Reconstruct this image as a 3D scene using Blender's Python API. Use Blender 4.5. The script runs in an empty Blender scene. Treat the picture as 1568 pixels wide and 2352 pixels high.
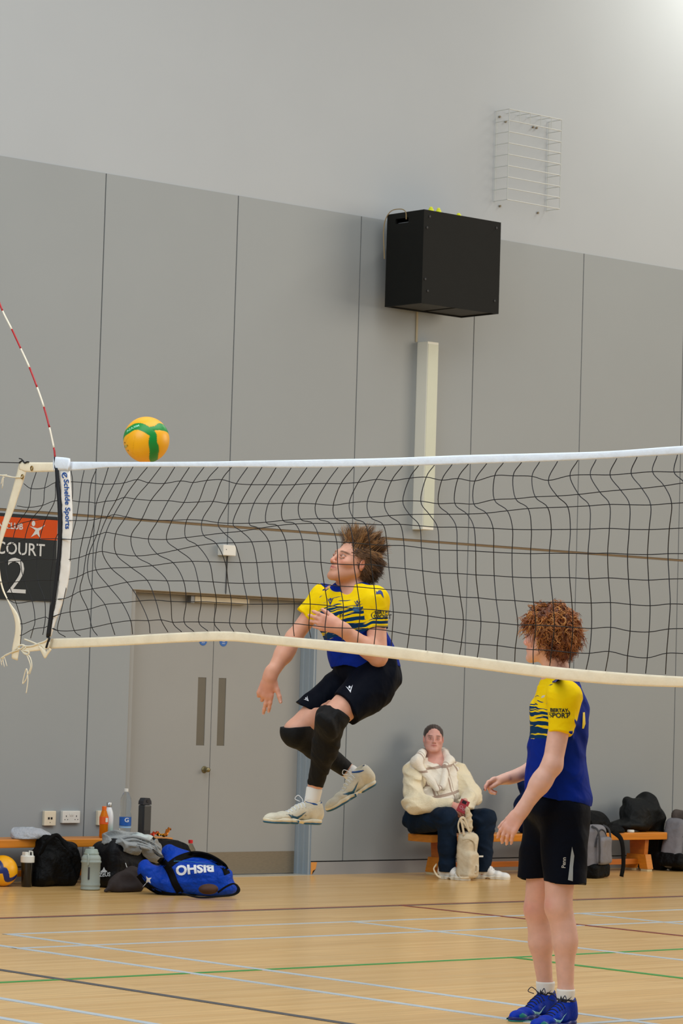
import bpy, bmesh, math, random
import numpy as np
from mathutils import Vector, Matrix
from mathutils.bvhtree import BVHTree

# ------------------------------------------------------------------ camera
SC = bpy.context.scene
COL = SC.collection
F = 6938.0; CX, CY = 784.0, 1176.0; H = 1.42
_yaw, _pit, _rol = [math.radians(v) for v in (41.03, 3.411, 1.707)]
CD = np.array([math.sin(_yaw)*math.cos(_pit), math.cos(_yaw)*math.cos(_pit), math.sin(_pit)])
_r = np.array([math.cos(_yaw), -math.sin(_yaw), 0.0]); _u = np.cross(_r, CD)
CR = _r*math.cos(_rol)+_u*math.sin(_rol); CU = -_r*math.sin(_rol)+_u*math.cos(_rol)
CC = np.array([0, 0, H])
cam_d = bpy.data.cameras.new('camera'); cam = bpy.data.objects.new('camera', cam_d); COL.objects.link(cam)
cam_d.sensor_fit = 'VERTICAL'; cam_d.sensor_height = 36.0; cam_d.lens = F/2352*36.0
cam_d.dof.use_dof = True; cam_d.dof.focus_distance = 14.0; cam_d.dof.aperture_fstop = 16.0; cam_d.clip_start = 0.5; cam_d.clip_end = 200
M = Matrix.Identity(4)
for i in range(3):
    M[i][0] = CR[i]; M[i][1] = CU[i]; M[i][2] = -CD[i]; M[i][3] = CC[i]
cam.matrix_world = M
SC.camera = cam
# ------------------------------------------------------------------ light and exposure
SC.view_settings.view_transform = 'Standard'; SC.view_settings.look = 'None'
SC.view_settings.exposure = 0.0; SC.view_settings.gamma = 1.0; SC.view_settings.use_curve_mapping = False
def lin(c):
    c = [x/255.0 for x in c[:3]]
    return [x/12.92 if x <= 0.04045 else ((x+0.055)/1.055)**2.4 for x in c]
wd = bpy.data.worlds.new('hall_air'); SC.world = wd; wd.use_nodes = True
wd.node_tree.nodes['Background'].inputs[0].default_value = (0.80, 0.90, 1.0, 1)
wd.node_tree.nodes['Background'].inputs[1].default_value = 0.34
def area(name, loc, target, sx, sy, energy, color):
    l = bpy.data.lights.new(name, 'AREA'); l.shape = 'RECTANGLE'; l.size = sx; l.size_y = sy
    l.energy = energy; l.color = color
    o = bpy.data.objects.new(name, l); COL.objects.link(o); o.location = loc
    o.rotation_euler = (Vector(target)-Vector(loc)).to_track_quat('-Z', 'Y').to_euler()
    return o
# rows of ceiling lamps over the court, a bright one close to the wall at the right, big windows far to the right
area('ceiling_lamp_light', (9, 9, 8.6), (9, 9, 0), 12, 6, 620, (1.0, 0.98, 0.965))
area('ceiling_lamp_light', (13, 14, 8.6), (14, 15.5, 0), 8, 2.5, 110, (1.0, 0.96, 0.90))
area('ceiling_lamp_light', (20.3, 16.6, 8.6), (19.5, 17.8, 6.4), 1.6, 0.6, 85, (1.0, 0.97, 0.88))
area('window_light', (24, 7, 5.5), (14, 16, 1.5), 8, 5, 600, (1.0, 0.86, 0.68))
area('window_light', (1.5, 10, 6.0), (10, 17.5, 2.5), 6, 4, 330, (0.70, 0.86, 1.0))

# ------------------------------------------------------------------ measuring helpers
def ray(x, y): return CD + CR*(x-CX)/F - CU*(y-CY)/F
def at(x, y, Z): return CC + ray(x, y)*Z
def onfloor(x, y, z=0.0):
    v = ray(x, y); return CC + v*((z-H)/v[2])
def onY(x, y, Y):
    v = ray(x, y); return CC + v*(Y/v[1])
def onX(x, y, X):
    v = ray(x, y); return CC + v*(X/v[0])
WY = 17.849
def nrm(v):
    v = np.asarray(v, float); return v/np.linalg.norm(v)

# ------------------------------------------------------------------ materials
MATS = {}
def mat(name, rgb, rough=0.6, metal=0.0, var=0.06, vscale=8.0, bump=0.0, bscale=60.0, trans=0.0, emit=None, attr=False, sheen=0.0, stretch=None, coat=0.0, bumpd=0.002, alpha=1.0, spec=None):
    if name in MATS: return MATS[name]
    m = bpy.data.materials.new(name); MATS[name] = m; m.use_nodes = True
    nt = m.node_tree; N = nt.nodes; L = nt.links
    b = N['Principled BSDF']; b.inputs['Roughness'].default_value = rough; b.inputs['Metallic'].default_value = metal
    if spec is not None: b.inputs['Specular IOR Level'].default_value = spec
    if sheen: b.inputs['Sheen Weight'].default_value = sheen
    if coat: b.inputs['Coat Weight'].default_value = coat; b.inputs['Coat Roughness'].default_value = 0.12
    if trans: b.inputs['Transmission Weight'].default_value = trans; b.inputs['IOR'].default_value = 1.2
    if alpha < 1: b.inputs['Alpha'].default_value = alpha
    tc = N.new('ShaderNodeTexCoord'); src = tc.outputs['Object']
    if stretch:
        mp = N.new('ShaderNodeMapping'); mp.inputs['Scale'].default_value = stretch; L.new(src, mp.inputs[0]); src = mp.outputs[0]
    no = N.new('ShaderNodeTexNoise'); no.inputs['Scale'].default_value = vscale; no.inputs['Detail'].default_value = 4
    L.new(src, no.inputs['Vector'])
    mr = N.new('ShaderNodeMapRange'); mr.inputs['To Min'].default_value = 1-var; mr.inputs['To Max'].default_value = 1+var
    mr.inputs['From Min'].default_value = 0.3; mr.inputs['From Max'].default_value = 0.7
    L.new(no.outputs[0], mr.inputs[0])
    vm = N.new('ShaderNodeVectorMath'); vm.operation = 'SCALE'
    if attr:
        at_ = N.new('ShaderNodeAttribute'); at_.attribute_name = 'Col'; L.new(at_.outputs['Color'], vm.inputs[0])
    else:
        vm.inputs[0].default_value = lin(rgb)
    L.new(mr.outputs[0], vm.inputs['Scale']); L.new(vm.outputs[0], b.inputs['Base Color'])
    if emit:
        b.inputs['Emission Color'].default_value = (*lin(emit[0]), 1); b.inputs['Emission Strength'].default_value = emit[1]
    if bump:
        n2 = N.new('ShaderNodeTexNoise'); n2.inputs['Scale'].default_value = bscale; n2.inputs['Detail'].default_value = 3
        L.new(src, n2.inputs['Vector'])
        bp = N.new('ShaderNodeBump'); bp.inputs['Strength'].default_value = bump; bp.inputs['Distance'].default_value = bumpd*5
        L.new(n2.outputs[0], bp.inputs['Height']); L.new(bp.outputs[0], b.inputs['Normal'])
    return m

# ------------------------------------------------------------------ object plumbing
def put(o, label=None, cat=None, group=None, kind=None):
    if label: o['label'] = label
    if cat: o['category'] = cat
    if group: o['group'] = group
    if kind: o['kind'] = kind
    return o
def thing(name, loc, label, cat, group=None):
    o = bpy.data.objects.new(name, None); COL.objects.link(o); o.location = tuple(float(v) for v in loc)
    o.empty_display_size = 0.1
    return put(o, label, cat, group)
def wloc(o):
    v = np.zeros(3)
    while o is not None: v += np.array(o.location); o = o.parent
    return v
def mkobj(name, verts, faces, m, parent=None, smooth=False, attrs=None, kind=None, label=None, origin=None):
    """verts in world coordinates; quads array or list of faces"""
    off = wloc(parent) if parent is not None else (np.array(origin, float) if origin is not None else np.zeros(3))
    me = bpy.data.meshes.new(name)
    V = np.asarray(verts, np.float64)-off
    if isinstance(faces, np.ndarray):
        n, k = faces.shape
        me.vertices.add(len(V)); me.vertices.foreach_set('co', V.astype(np.float32).ravel())
        me.loops.add(n*k); me.loops.foreach_set('vertex_index', faces.astype(np.int32).ravel())
        me.polygons.add(n); me.polygons.foreach_set('loop_start', np.arange(0, n*k, k, dtype=np.int32))
        me.update(calc_edges=True)
    else:
        me.from_pydata([tuple(v) for v in V], [], faces)
    if smooth: me.polygons.foreach_set('use_smooth', [True]*len(me.polygons))
    for k, (typ, arr) in (attrs or {}).items():
        a = me.attributes.new(k, typ, 'POINT')
        if typ == 'FLOAT_COLOR':
            arr = np.concatenate([arr, np.ones((len(arr), 1))], 1); a.data.foreach_set('color', arr.astype(np.float32).ravel())
        elif typ == 'FLOAT_VECTOR': a.data.foreach_set('vector', np.asarray(arr, np.float32).ravel())
        else: a.data.foreach_set('value', np.asarray(arr, np.float32).ravel())
    if m is not None: me.materials.append(m)
    o = bpy.data.objects.new(name, me); COL.objects.link(o)
    if parent is not None: o.parent = parent
    elif origin is not None: o.location = tuple(float(v) for v in origin)
    return put(o, label=label, kind=kind)

class MB:
    """collects simple shapes into one mesh"""
    def __init__(s): s.v = []; s.f = []; s.n = 0
    def add(s, V, Fc):
        V = np.asarray(V, float)
        s.v.append(V); s.f += [tuple(int(i)+s.n for i in f) for f in Fc]; s.n += len(V); return s
    def box(s, lo, hi, R=None, c=None, bev=0.0):
        lo = np.array(lo, float); hi = np.array(hi, float)
        if bev > 0:
            bm = bmesh.new(); bmesh.ops.create_cube(bm, size=1.0)
            for v in bm.verts: v.co = Vector([(lo[i]+hi[i])/2+v.co[i]*(hi[i]-lo[i]) for i in range(3)])
            bmesh.ops.bevel(bm, geom=list(bm.edges), offset=bev, segments=2, profile=0.6, affect='EDGES')
            V = np.array([v.co[:] for v in bm.verts]); bm.verts.index_update()
            Fc = [[v.index for v in f.verts] for f in bm.faces]; bm.free()
        else:
            V = np.array([[(lo, hi)[i][0], (lo, hi)[j][1], (lo, hi)[k][2]] for i in (0, 1) for j in (0, 1) for k in (0, 1)])
            Fc = [(0, 1, 3, 2), (4, 6, 7, 5), (0, 4, 5, 1), (2, 3, 7, 6), (0, 2, 6, 4), (1, 5, 7, 3)]
        if R is not None: V = V@np.array(R, float)      # rows of R = local axes in world
        if c is not None: V = V+np.array(c)
        return s.add(V, Fc)
    def prism(s, poly, a0, a1, axis=1):
        """poly: 2D points in the plane normal to axis"""
        n = len(poly); V = []
        for a in (a0, a1):
            for p in poly:
                q = [p[0], p[1]]; q.insert(axis, a); V.append(q)
        Fc = [tuple(range(n))[::-1], tuple(range(n, 2*n))]+[(i, (i+1) % n, n+(i+1) % n, n+i) for i in range(n)]
        return s.add(V, Fc)
    def tube(s, P, r, n=8, cap=True, flat=None, closed=False):
        P = np.asarray(P, float); m = len(P); r = np.broadcast_to(np.asarray(r, float), (m,))
        if closed: T = np.roll(P, -1, 0)-np.roll(P, 1, 0)
        else: T = np.gradient(P, axis=0)
        T /= np.linalg.norm(T, axis=1)[:, None]+1e-12
        up = np.array([0, 0, 1.0]) if abs(T[0][2]) < .9 else np.array([1.0, 0, 0])
        if flat is not None: up = np.array(flat[0], float)
        V = []; N_ = up
        for i in range(m):
            B = np.cross(T[i], N_ if flat is None else up); B /= np.linalg.norm(B)+1e-12; N_ = np.cross(B, T[i])
            for k in range(n):
                a = 2*math.pi*k/n
                fr = flat[1] if flat is not None else 1.0
                V.append(P[i]+r[i]*(math.cos(a)*B+math.sin(a)*N_*fr))
        Fc = []
        for i in range(m if closed else m-1):
            j = (i+1) % m
            for k in range(n): Fc.append((i*n+k, i*n+(k+1) % n, j*n+(k+1) % n, j*n+k))
        if cap and not closed: Fc += [tuple(range(n))[::-1], tuple(range((m-1)*n, m*n))]
        return s.add(V, Fc)
    def lathe(s, prof, c=(0, 0, 0), n=24, R=None):
        V = []; c = np.array(c, float)
        for (r, z) in prof:
            for k in range(n):
                a = 2*math.pi*k/n; V.append((r*math.cos(a), r*math.sin(a), z))
        V = np.array(V)
        if R is not None: V = V@np.array(R, float)
        m = len(prof)
        Fc = [(i*n+k, i*n+(k+1) % n, (i+1)*n+(k+1) % n, (i+1)*n+k) for i in range(m-1) for k in range(n)]
        Fc += [tuple(range(n))[::-1], tuple(range((m-1)*n, m*n))]
        return s.add(V+c, Fc)
    def build(s, name, m, parent=None, smooth=False, **kw):
        V = np.concatenate(s.v) if s.v else np.zeros((0, 3))
        return mkobj(name, V, s.f, m, parent, smooth, **kw)
def smooth_sharp(o, ang=40):
    me = o.data
    me.polygons.foreach_set('use_smooth', [True]*len(me.polygons))
    bm = bmesh.new(); bm.from_mesh(me)
    for e in bm.edges:
        if len(e.link_faces) == 2 and e.calc_face_angle(0) > math.radians(ang): e.smooth = False
    bm.to_mesh(me); bm.free()
    return o
def crom(P, n=6, closed=False):
    P = np.asarray(P, float); out = []
    m = len(P)
    for i in range(m if closed else m-1):
        p1, p2 = P[i], P[(i+1) % m]
        p0 = P[(i-1) % m] if (closed or i > 0) else 2*p1-p2
        p3 = P[(i+2) % m] if (closed or i+2 < m) else 2*p2-p1
        for t in np.linspace(0, 1, n, endpoint=False):
            out.append(0.5*((2*p1)+(-p0+p2)*t+(2*p0-5*p1+4*p2-p3)*t*t+(-p0+3*p1-3*p2+p3)*t**3))
    if not closed: out.append(P[-1])
    return np.array(out)
def text_mesh(body, size, font_scale=(1, 1), bold=0.0, spacing=1.0, dens=0.0):
    """flat lettering as (verts2d centred, tris)"""
    cu = bpy.data.curves.new('lettering', 'FONT'); cu.body = body; cu.size = size; cu.offset = bold
    cu.space_character = spacing; cu.align_x = 'CENTER'; cu.align_y = 'CENTER'; cu.resolution_u = 3
    ob = bpy.data.objects.new('lettering', cu); COL.objects.link(ob)
    dg = bpy.context.evaluated_depsgraph_get(); dg.update()
    me = bpy.data.meshes.new_from_object(ob.evaluated_get(dg))
    bm = bmesh.new(); bm.from_mesh(me); bmesh.ops.triangulate(bm, faces=bm.faces)
    if dens:
        for _ in range(4):
            es = [e for e in bm.edges if e.calc_length() > dens]
            if not es: break
            bmesh.ops.subdivide_edges(bm, edges=es, cuts=1); bmesh.ops.triangulate(bm, faces=bm.faces)
    bm.verts.index_update()
    V = np.array([v.co[:2] for v in bm.verts])*np.array(font_scale); T = [[v.index for v in f.verts] for f in bm.faces]
    bm.free(); bpy.data.meshes.remove(me); bpy.data.objects.remove(ob); bpy.data.curves.remove(cu)
    return V, T
def decal(name, V2, T, org, ax, ay, m, parent, bvh=None, off=0.0025, depth=0.2, label=None):
    """lay flat 2D shapes on a surface: org + x*ax + y*ay, pushed onto bvh along the normal"""
    org = np.array(org, float); ax = nrm(ax); ay = np.array(ay, float); ay = nrm(ay-ax*(ay@ax)); n = np.cross(ax, ay)
    P = org+V2[:, :1]*ax+V2[:, 1:2]*ay
    if bvh is not None:
        Q = []
        for p in P:
            h = bvh.ray_cast(Vector(p+n*depth), Vector(-n), depth*2)
            Q.append(np.array(h[0])+n*off if h[0] is not None else p+n*off)
        P = np.array(Q)
    else: P = P+n*off
    return mkobj(name, P, [list(t) for t in T], m, parent, label=label)
def poly2(pts, dens=0.0):
    bm = bmesh.new(); vs = [bm.verts.new((p[0], p[1], 0)) for p in pts]; bm.faces.new(vs)
    bmesh.ops.triangulate(bm, faces=bm.faces)
    if dens:
        for _ in range(4):
            es = [e for e in bm.edges if e.calc_length() > dens]
            if not es: break
            bmesh.ops.subdivide_edges(bm, edges=es, cuts=1); bmesh.ops.triangulate(bm, faces=bm.faces)
    bm.verts.index_update()
    V = np.array([v.co[:2] for v in bm.verts]); T = [[v.index for v in f.verts] for f in bm.faces]; bm.free()
    return V, T
# ================================================================== THE HALL
def floor_mat():
    m = bpy.data.materials.new('pale_sprung_wood'); m.use_nodes = True; nt = m.node_tree; N = nt.nodes; L = nt.links
    b = N['Principled BSDF']; tc = N.new('ShaderNodeTexCoord')
    sx = N.new('ShaderNodeSeparateXYZ'); L.new(tc.outputs['Object'], sx.inputs[0])
    br = N.new('ShaderNodeTexBrick'); br.inputs['Scale'].default_value = 1.0
    br.inputs['Brick Width'].default_value = 1.9; br.inputs['Row Height'].default_value = 0.07; br.inputs['Mortar Size'].default_value = 0.0012
    br.inputs['Color1'].default_value = (*lin((230, 188, 122)), 1); br.inputs['Color2'].default_value = (*lin((219, 174, 106)), 1)
    br.inputs['Mortar'].default_value = (*lin((192, 148, 88)), 1); br.offset = 0.37
    L.new(tc.outputs['Object'], br.inputs['Vector'])
    mp = N.new('ShaderNodeMapping'); mp.inputs['Scale'].default_value = (0.9, 16, 1); L.new(tc.outputs['Object'], mp.inputs[0])
    no = N.new('ShaderNodeTexNoise'); no.inputs['Scale'].default_value = 1.6; no.inputs['Detail'].default_value = 6; L.new(mp.outputs[0], no.inputs['Vector'])
    mr = N.new('ShaderNodeMapRange'); mr.inputs['From Min'].default_value = .3; mr.inputs['From Max'].default_value = .7
    mr.inputs['To Min'].default_value = .88; mr.inputs['To Max'].default_value = 1.08; L.new(no.outputs[0], mr.inputs[0])
    vm = N.new('ShaderNodeVectorMath'); vm.operation = 'SCALE'; L.new(br.outputs['Color'], vm.inputs[0]); L.new(mr.outputs[0], vm.inputs['Scale'])
    L.new(vm.outputs[0], b.inputs['Base Color'])
    b.inputs['Roughness'].default_value = 0.24; b.inputs['Specular IOR Level'].default_value = 0.38
    mp2 = N.new('ShaderNodeMapping'); mp2.inputs['Scale'].default_value = (1.5, 9, 1); L.new(tc.outputs['Object'], mp2.inputs[0])
    n2 = N.new('ShaderNodeTexNoise'); n2.inputs['Scale'].default_value = 3; L.new(mp2.outputs[0], n2.inputs['Vector'])
    bp = N.new('ShaderNodeBump'); bp.inputs['Strength'].default_value = .12; bp.inputs['Distance'].default_value = .004
    L.new(n2.outputs[0], bp.inputs['Height']); L.new(bp.outputs[0], b.inputs['Normal'])
    return m
fl = MB().box((-6, -3, -0.12), (32, WY+0.4, 0)).build('floor', floor_mat(), kind='structure')
LB = mat('pale_blue_line_paint', (188, 199, 205), .35); LG = mat('green_line_paint', (52, 150, 62), .35)
LK = mat('charcoal_line_paint', (72, 72, 76), .35); LR = mat('dark_red_line_paint', (128, 46, 34), .35)
LZ = [.0010]
def line(x0, y0, x1, y1, m, label):
    LZ[0] += .00012; o = MB().box((x0, y0, 0.0), (x1, y1, LZ[0])).build('court_line', m, fl); o['label'] = label
w = .025
line(6.0, 15.085-w, 28, 15.085+.012, LK, 'charcoal painted line')
line(6.0, 15.125-w+.015, 28, 15.125+w, LR, 'dark red painted line')
line(9.905-w, 14.14-w, 28, 14.14+w, LB, 'pale blue painted line')
line(9.44-w, 13.38-w, 28, 13.38+w, LB, 'pale blue painted line')
line(-4, 11.885-w, 28, 11.885+w, LG, 'green painted line')
line(9.905-w, 0, 9.905+w, 14.16, LB, 'pale blue painted line')
line(9.44-w, 0, 9.44+w, 16.1, LB, 'pale blue painted line')
line(8.65-w, 0, 8.65+w, 16.0, LK, 'charcoal painted line')
line(12.49-w, 6, 12.49+w, 14.16, LB, 'pale blue painted line')
line(14.5-w, 13.0, 14.5+w, 14.16, LB, 'pale blue painted line')
line(13.777-w, 6, 13.777+w, 15.1, LR, 'dark red painted line')
line(11.675-w, 6, 11.675+w, 11.9, LG, 'green painted line')
line(7.877-w, 2, 7.877+w, 14.0, LB, 'pale blue painted line')
line(7.424-w, 2, 7.424+w, 14.0, LB, 'pale blue painted line')
line(9.44, 9.33-w, 28, 9.33+w, LB, 'pale blue painted line')

PW = 1.257; X0 = 13.137; DL, DR, DT = 13.505, 15.318, 2.135     # panel pitch, a joint, door opening
ZT, ZM = 5.185, 2.65
m_panel = mat('grey_painted_wall_board', (149, 155, 157), .55, var=.015, vscale=1.5, bump=.03, bscale=25)
m_white = mat('off_white_painted_plaster', (176, 182, 186), .75, var=.015, vscale=1.2, bump=.03, bscale=30)
m_dark = mat('dark_joint', (58, 54, 50), .9)
wall = MB()
wall.box((2, WY+.02, 0), (DL-.0, WY+.30, 9.2)); wall.box((DR, WY+.02, 0), (30, WY+.30, 9.2)); wall.box((DL, WY+.02, DT), (DR, WY+.30, 9.2))
wall = wall.build('wall_back', m_dark, kind='structure')
MB().box((2, WY+.004, ZT), (30, WY+.03, 9.2)).build('plaster_band', m_white, wall, label='off-white plaster above the grey boards')
g = .0045
def panel(poly): MB().prism(poly, WY, WY+.02).build('wall_panel', m_panel, wall)
for k in range(-8, 13):
    a, b = X0+k*PW+g, X0+(k+1)*PW-g
    panel([(a, ZM+.010), (b, ZM+.010), (b, ZT), (a, ZT)])
    z0, z1 = .107, ZM-.010
    if k == 0: panel([(a, z0), (DL, z0), (DL, DT), (b, DT), (b, z1), (a, z1)])
    elif k == 1: panel([(a, DT), (DR, DT), (DR, z0), (b, z0), (b, z1), (a, z1)])
    else: panel([(a, z0), (b, z0), (b, z1), (a, z1)])
MB().box((2, WY+.006, ZM-.0085), (30, WY+.02, ZM+.0085)).build('joint_strip', mat('brown_joint_strip', (120, 98, 66), .6), wall, label='thin brown horizontal strip')
m_skirt = mat('grey_skirting', (152, 153, 154), .5, var=.02)
MB().box((2, WY-.002, 0), (DL, WY+.02, .098)).box((2, WY-.004, 0), (2.01, WY, .01)).build('baseboard_left', m_skirt, kind='structure')
MB().box((DR+.002, WY-.002, 0), (30, WY+.02, .098)).box((29.9, WY-.004, 0), (29.91, WY, .01)).build('baseboard_right', m_skirt, kind='structure')
V, T = poly2([(0, 0.0), (.012, .0), (.022, .03), (.05, .045), (.062, .097), (.0, .097)])
decal('bare_wood_chip', V, T, (DR+.003, WY-.004, .001), (1, 0, 0), (0, 0, 1), mat('bare_orange_wood', (222, 150, 70), .7), wall, label='orange bare wood where paint is chipped')

# ---- double door
YL = WY+.131
m_door = mat('grey_door_paint', (152, 153, 150), .5, var=.02, vscale=2)
m_frame = mat('blue_grey_door_frame', (150, 162, 170), .45, var=.02)
door = put(thing('door_1', (DL, WY, 0), None, None), kind='structure')
b = MB()
b.box((DL, WY+.02, 0), (DL+.05, YL+.05, DT)); b.build('left_jamb', m_door, door)
b = MB(); b.box((DR-.001, WY-.004, 0), (DR+.001, WY+.04, DT))
b.box((DR-.02, WY+.004, 0), (DR, WY+.05, DT)).box((DR-.035, WY+.05, 0), (DR, WY+.10, DT)).box((DR-.05, WY+.10, 0), (DR, YL+.05, DT)); b.build('right_jamb', m_frame, door)
m_sof = mat('taupe_head_lining', (150, 140, 122), .6)
MB().box((DL, WY+.0, DT-.004), (DR, WY+.05, DT+.0)).box((DL, WY+.045, DT-.02), (DR, YL+.05, DT)).build('head', m_sof, door)
SPL = 14.397
# leaves are parts of the door; their fittings are sub-parts
def leafparts(x0, x1, gx, sx):
    z0, z1 = .985, 1.50; a, c = gx
    b = MB()
    b.box((x0, YL, .008), (a, YL+.045, DT-.022)).box((c, YL, .008), (x1, YL+.045, DT-.022)).box((a, YL, .008), (c, YL+.045, z0)).box((a, YL, z1), (c, YL+.045, DT-.022))
    lf = b.build('door_leaf', m_door, door)
    MB().box((a, YL+.004, z0), (c, YL+.02, z1)).build('vision_panel', mat('smoky_door_glass', (104, 98, 84), .25, var=.03), lf, label='narrow tall dark glass panel')
    MB().box((x0+.006, YL-.003, .01), (x1-.006, YL, .178)).build('kick_plate', mat('brushed_kick_plate', (128, 118, 100), .35, metal=.35, var=.12, vscale=30, stretch=(1, 1, 12)), lf, label='brown grey metal kick plate')
    R = np.array([(1, 0, 0), (0, 0, 1), (0, -1, 0)], float)
    s_ = MB().lathe([(.037, 0), (.037, .0025)], (sx, YL, 1.778), 28, R).build('round_sign', mat('blue_fire_door_sign', (10, 92, 170), .4), lf, label='round blue sign with small white lettering')
    return lf
lf1 = leafparts(DL+.052, SPL-.003, (14.258, 14.337), 14.293)
lf2 = leafparts(SPL+.003, DR-.052, (14.458, 14.532), 14.491)
m_sign = mat('white_print', (235, 238, 240), .6, var=.01)
for sx, lf in ((14.293, lf1), (14.491, lf2)):
    for j, (t, s) in enumerate((('FIRE DOOR', .0085), ('KEEP', .0125), ('SHUT', .0125))):
        V, T = text_mesh(t, s); decal('sign_lettering', V, T, (sx, YL-.0026, 1.795-j*.016), (1, 0, 0), (0, 0, 1), m_sign, lf)
m_brass = mat('dull_brass', (150, 138, 100), .35, metal=.8)
R_ = np.array([(1, 0, 0), (0, 0, 1), (0, -1, 0)], float)
MB().lathe([(.027, 0), (.027, .004), (.018, .008), (.018, .012), (.012, .03), (.019, .04), (.017, .055), (0.004, .06)], (14.345, YL, .803), 18, R_).build('thumb_turn_knob', m_brass, lf1, smooth=True, label='dull brass knob')
b = MB().box((14.16, YL-.055, 2.066), (14.69, YL-.002, 2.112), bev=.003); b.build('door_closer', mat('cream_closer_cover', (205, 196, 172), .5), door, label='long cream closer cover above both leaves')
MB().box((14.125, YL-.05, 2.06), (14.158, YL-.004, 2.112)).build('closer_bracket', mat('grey_steel', (120, 122, 124), .4, metal=.5), door)
MB().box((DL, WY-.05, 0), (DR, YL+.05, .004)).build('threshold_strip', mat('pale_threshold', (176, 172, 158), .4), door)

# ---- wall fittings
m_pl = mat('white_plastic', (222, 222, 214), .35, var=.01); m_cr = mat('cream_plastic', (226, 216, 190), .4, var=.01); m_blk = mat('black_plastic', (20, 20, 22), .4)
t = thing('motion_sensor', (14.35, WY, 2.45), 'small white wall box over the double door with a cable above it', 'sensor')
MB().box((14.30, WY-.07, 2.425), (14.425, WY, 2.507), bev=.006).build('housing', m_pl, t)
MB().lathe([(.004, 0), (.003, .002)], (14.33, WY-.07, 2.47), 8, R_).build('indicator', m_blk, t)
MB().tube([(14.395, WY-.006, 2.425), (14.39, WY-.006, DT+.01)], .003, 6).build('cable', mat('dark_cable', (44, 42, 44), .6), t)
def socket(x0, x1, z0, z1, m, label, pins, name='power_socket'):
    t = thing(name, ((x0+x1)/2, WY, z0), label, 'socket')
    MB().box((x0, WY-.028, z0), (x1, WY, z1), bev=.004).build('face_plate', m, t)
    cx_, cz_ = (x0+x1)/2, (z0+z1)/2
    for (px_, pz_, sw, sh) in pins:
        MB().box((cx_+px_-sw/2, WY-.0295, cz_+pz_-sh/2), (cx_+px_+sw/2, WY-.027, cz_+pz_+sh/2)).build('opening', m_blk, t)
    return t
socket(12.765, 12.867, .398, .503, m_cr, 'small cream data socket left of the double power socket', [(-.012, 0, .016, .016), (.012, 0, .016, .016), (0, -.03, .005, .005)], 'data_socket')
s2 = socket(12.925, 13.082, .415, .503, m_pl, 'white double power socket between two smaller cream sockets', [(dx+e, z, .006, h_) for dx in (-.045, .045) for e, z, h_ in ((0, .006, .011), (-.012, -.018, .006), (.012, -.018, .006))])
for dx in (-.009, .009): MB().box((13.003+dx-.006, WY-.033, .468), (13.003+dx+.006, WY-.026, .486), bev=.001).build('rocker_switch', m_pl, s2)
socket(13.243, 13.342, .398, .503, m_cr, 'small cream socket behind the orange drink bottle', [(-.012, 0, .014, .014), (.012, 0, .014, .014)], 'data_socket')

# ---- court sign
t = thing('court_sign', (12.0, WY, 2.0), 'dark court number two sign with an orange band behind the net end', 'sign')
sx0, sx1 = 11.35, 12.80
MB().box((sx0, WY-.012, 2.01), (sx1, WY, 2.625)).build('sign_board', mat('charcoal_sign_board', (34, 39, 41), .5, var=.02, spec=.2), t)
MB().box((sx0, WY-.0135, 2.455), (sx1, WY-.012, 2.60)).build('orange_band', mat('orange_sign_band', (196, 70, 2), .5, var=.02, spec=.2), t, label='orange band across the top')
m_sp = mat('pale_grey_print', (196, 198, 196), .5)
def stext(s, size, x, z, name='sign_lettering', bold=0.0, fs=(1, 1)):
    V, T = text_mesh(s, size, fs, bold); decal(name, V, T, (x, WY-.0136, z), (1, 0, 0), (0, 0, 1), m_sp, t)
stext('N CLUB', .062, 12.385, 2.535, bold=.0015)
stext('COURT', .125, 12.478, 2.372, bold=.0012)
stext('2', .375, 12.455, 2.168, 'sign_numeral', bold=-.004, fs=(1.08, 1))
fig = [(-.075, .035), (-.03, .028), (.0, .022), (.035, .034), (.08, .062), (.045, .022), (.018, .0), (.022, -.03), (.04, -.078), (.012, -.044), (-.002, -.03), (-.03, -.044), (-.06, -.062), (-.03, -.018), (-.018, .004), (-.04, .018)]
V, T = poly2([(x*.9, z*.8) for x, z in fig]); decal('sign_figure', V, T, (12.62, WY-.0136, 2.515), (1, 0, 0), (0, 0, 1), m_sp, t)
V, T = poly2([(.016*math.cos(a), .02*math.sin(a)) for a in np.linspace(0, 6.28, 14)[:-1]])
decal('sign_figure', V, T, (12.585, WY-.0136, 2.565), (1, 0, 0), (0, 0, 1), m_sp, t)

# ---- black loudspeaker box
t = thing('wall_speaker', (16.2, WY, 4.46), 'big black speaker box hung high on the grey wall', 'speaker')
m_bk = mat('black_painted_cabinet', (20, 21, 19), .6, var=.06, bump=.05, bscale=80, spec=.15)
sx0, sx1, sy0, sy1, sz0, sz1 = 15.79, 16.625, 17.27, 17.70, 4.465, 5.20
cab = MB()
cab.box((sx0, sy0, sz0), (sx1, sy0+.02, sz1)).box((sx1-.02, sy0+.02, sz0), (sx1, sy1, sz1)).box((sx0, sy1-.02, sz0+.0), (sx1-.02, sy1, sz1)).box((sx0+.02, sy0+.02, sz1-.02), (sx1-.02, sy1-.02, sz1))
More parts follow.
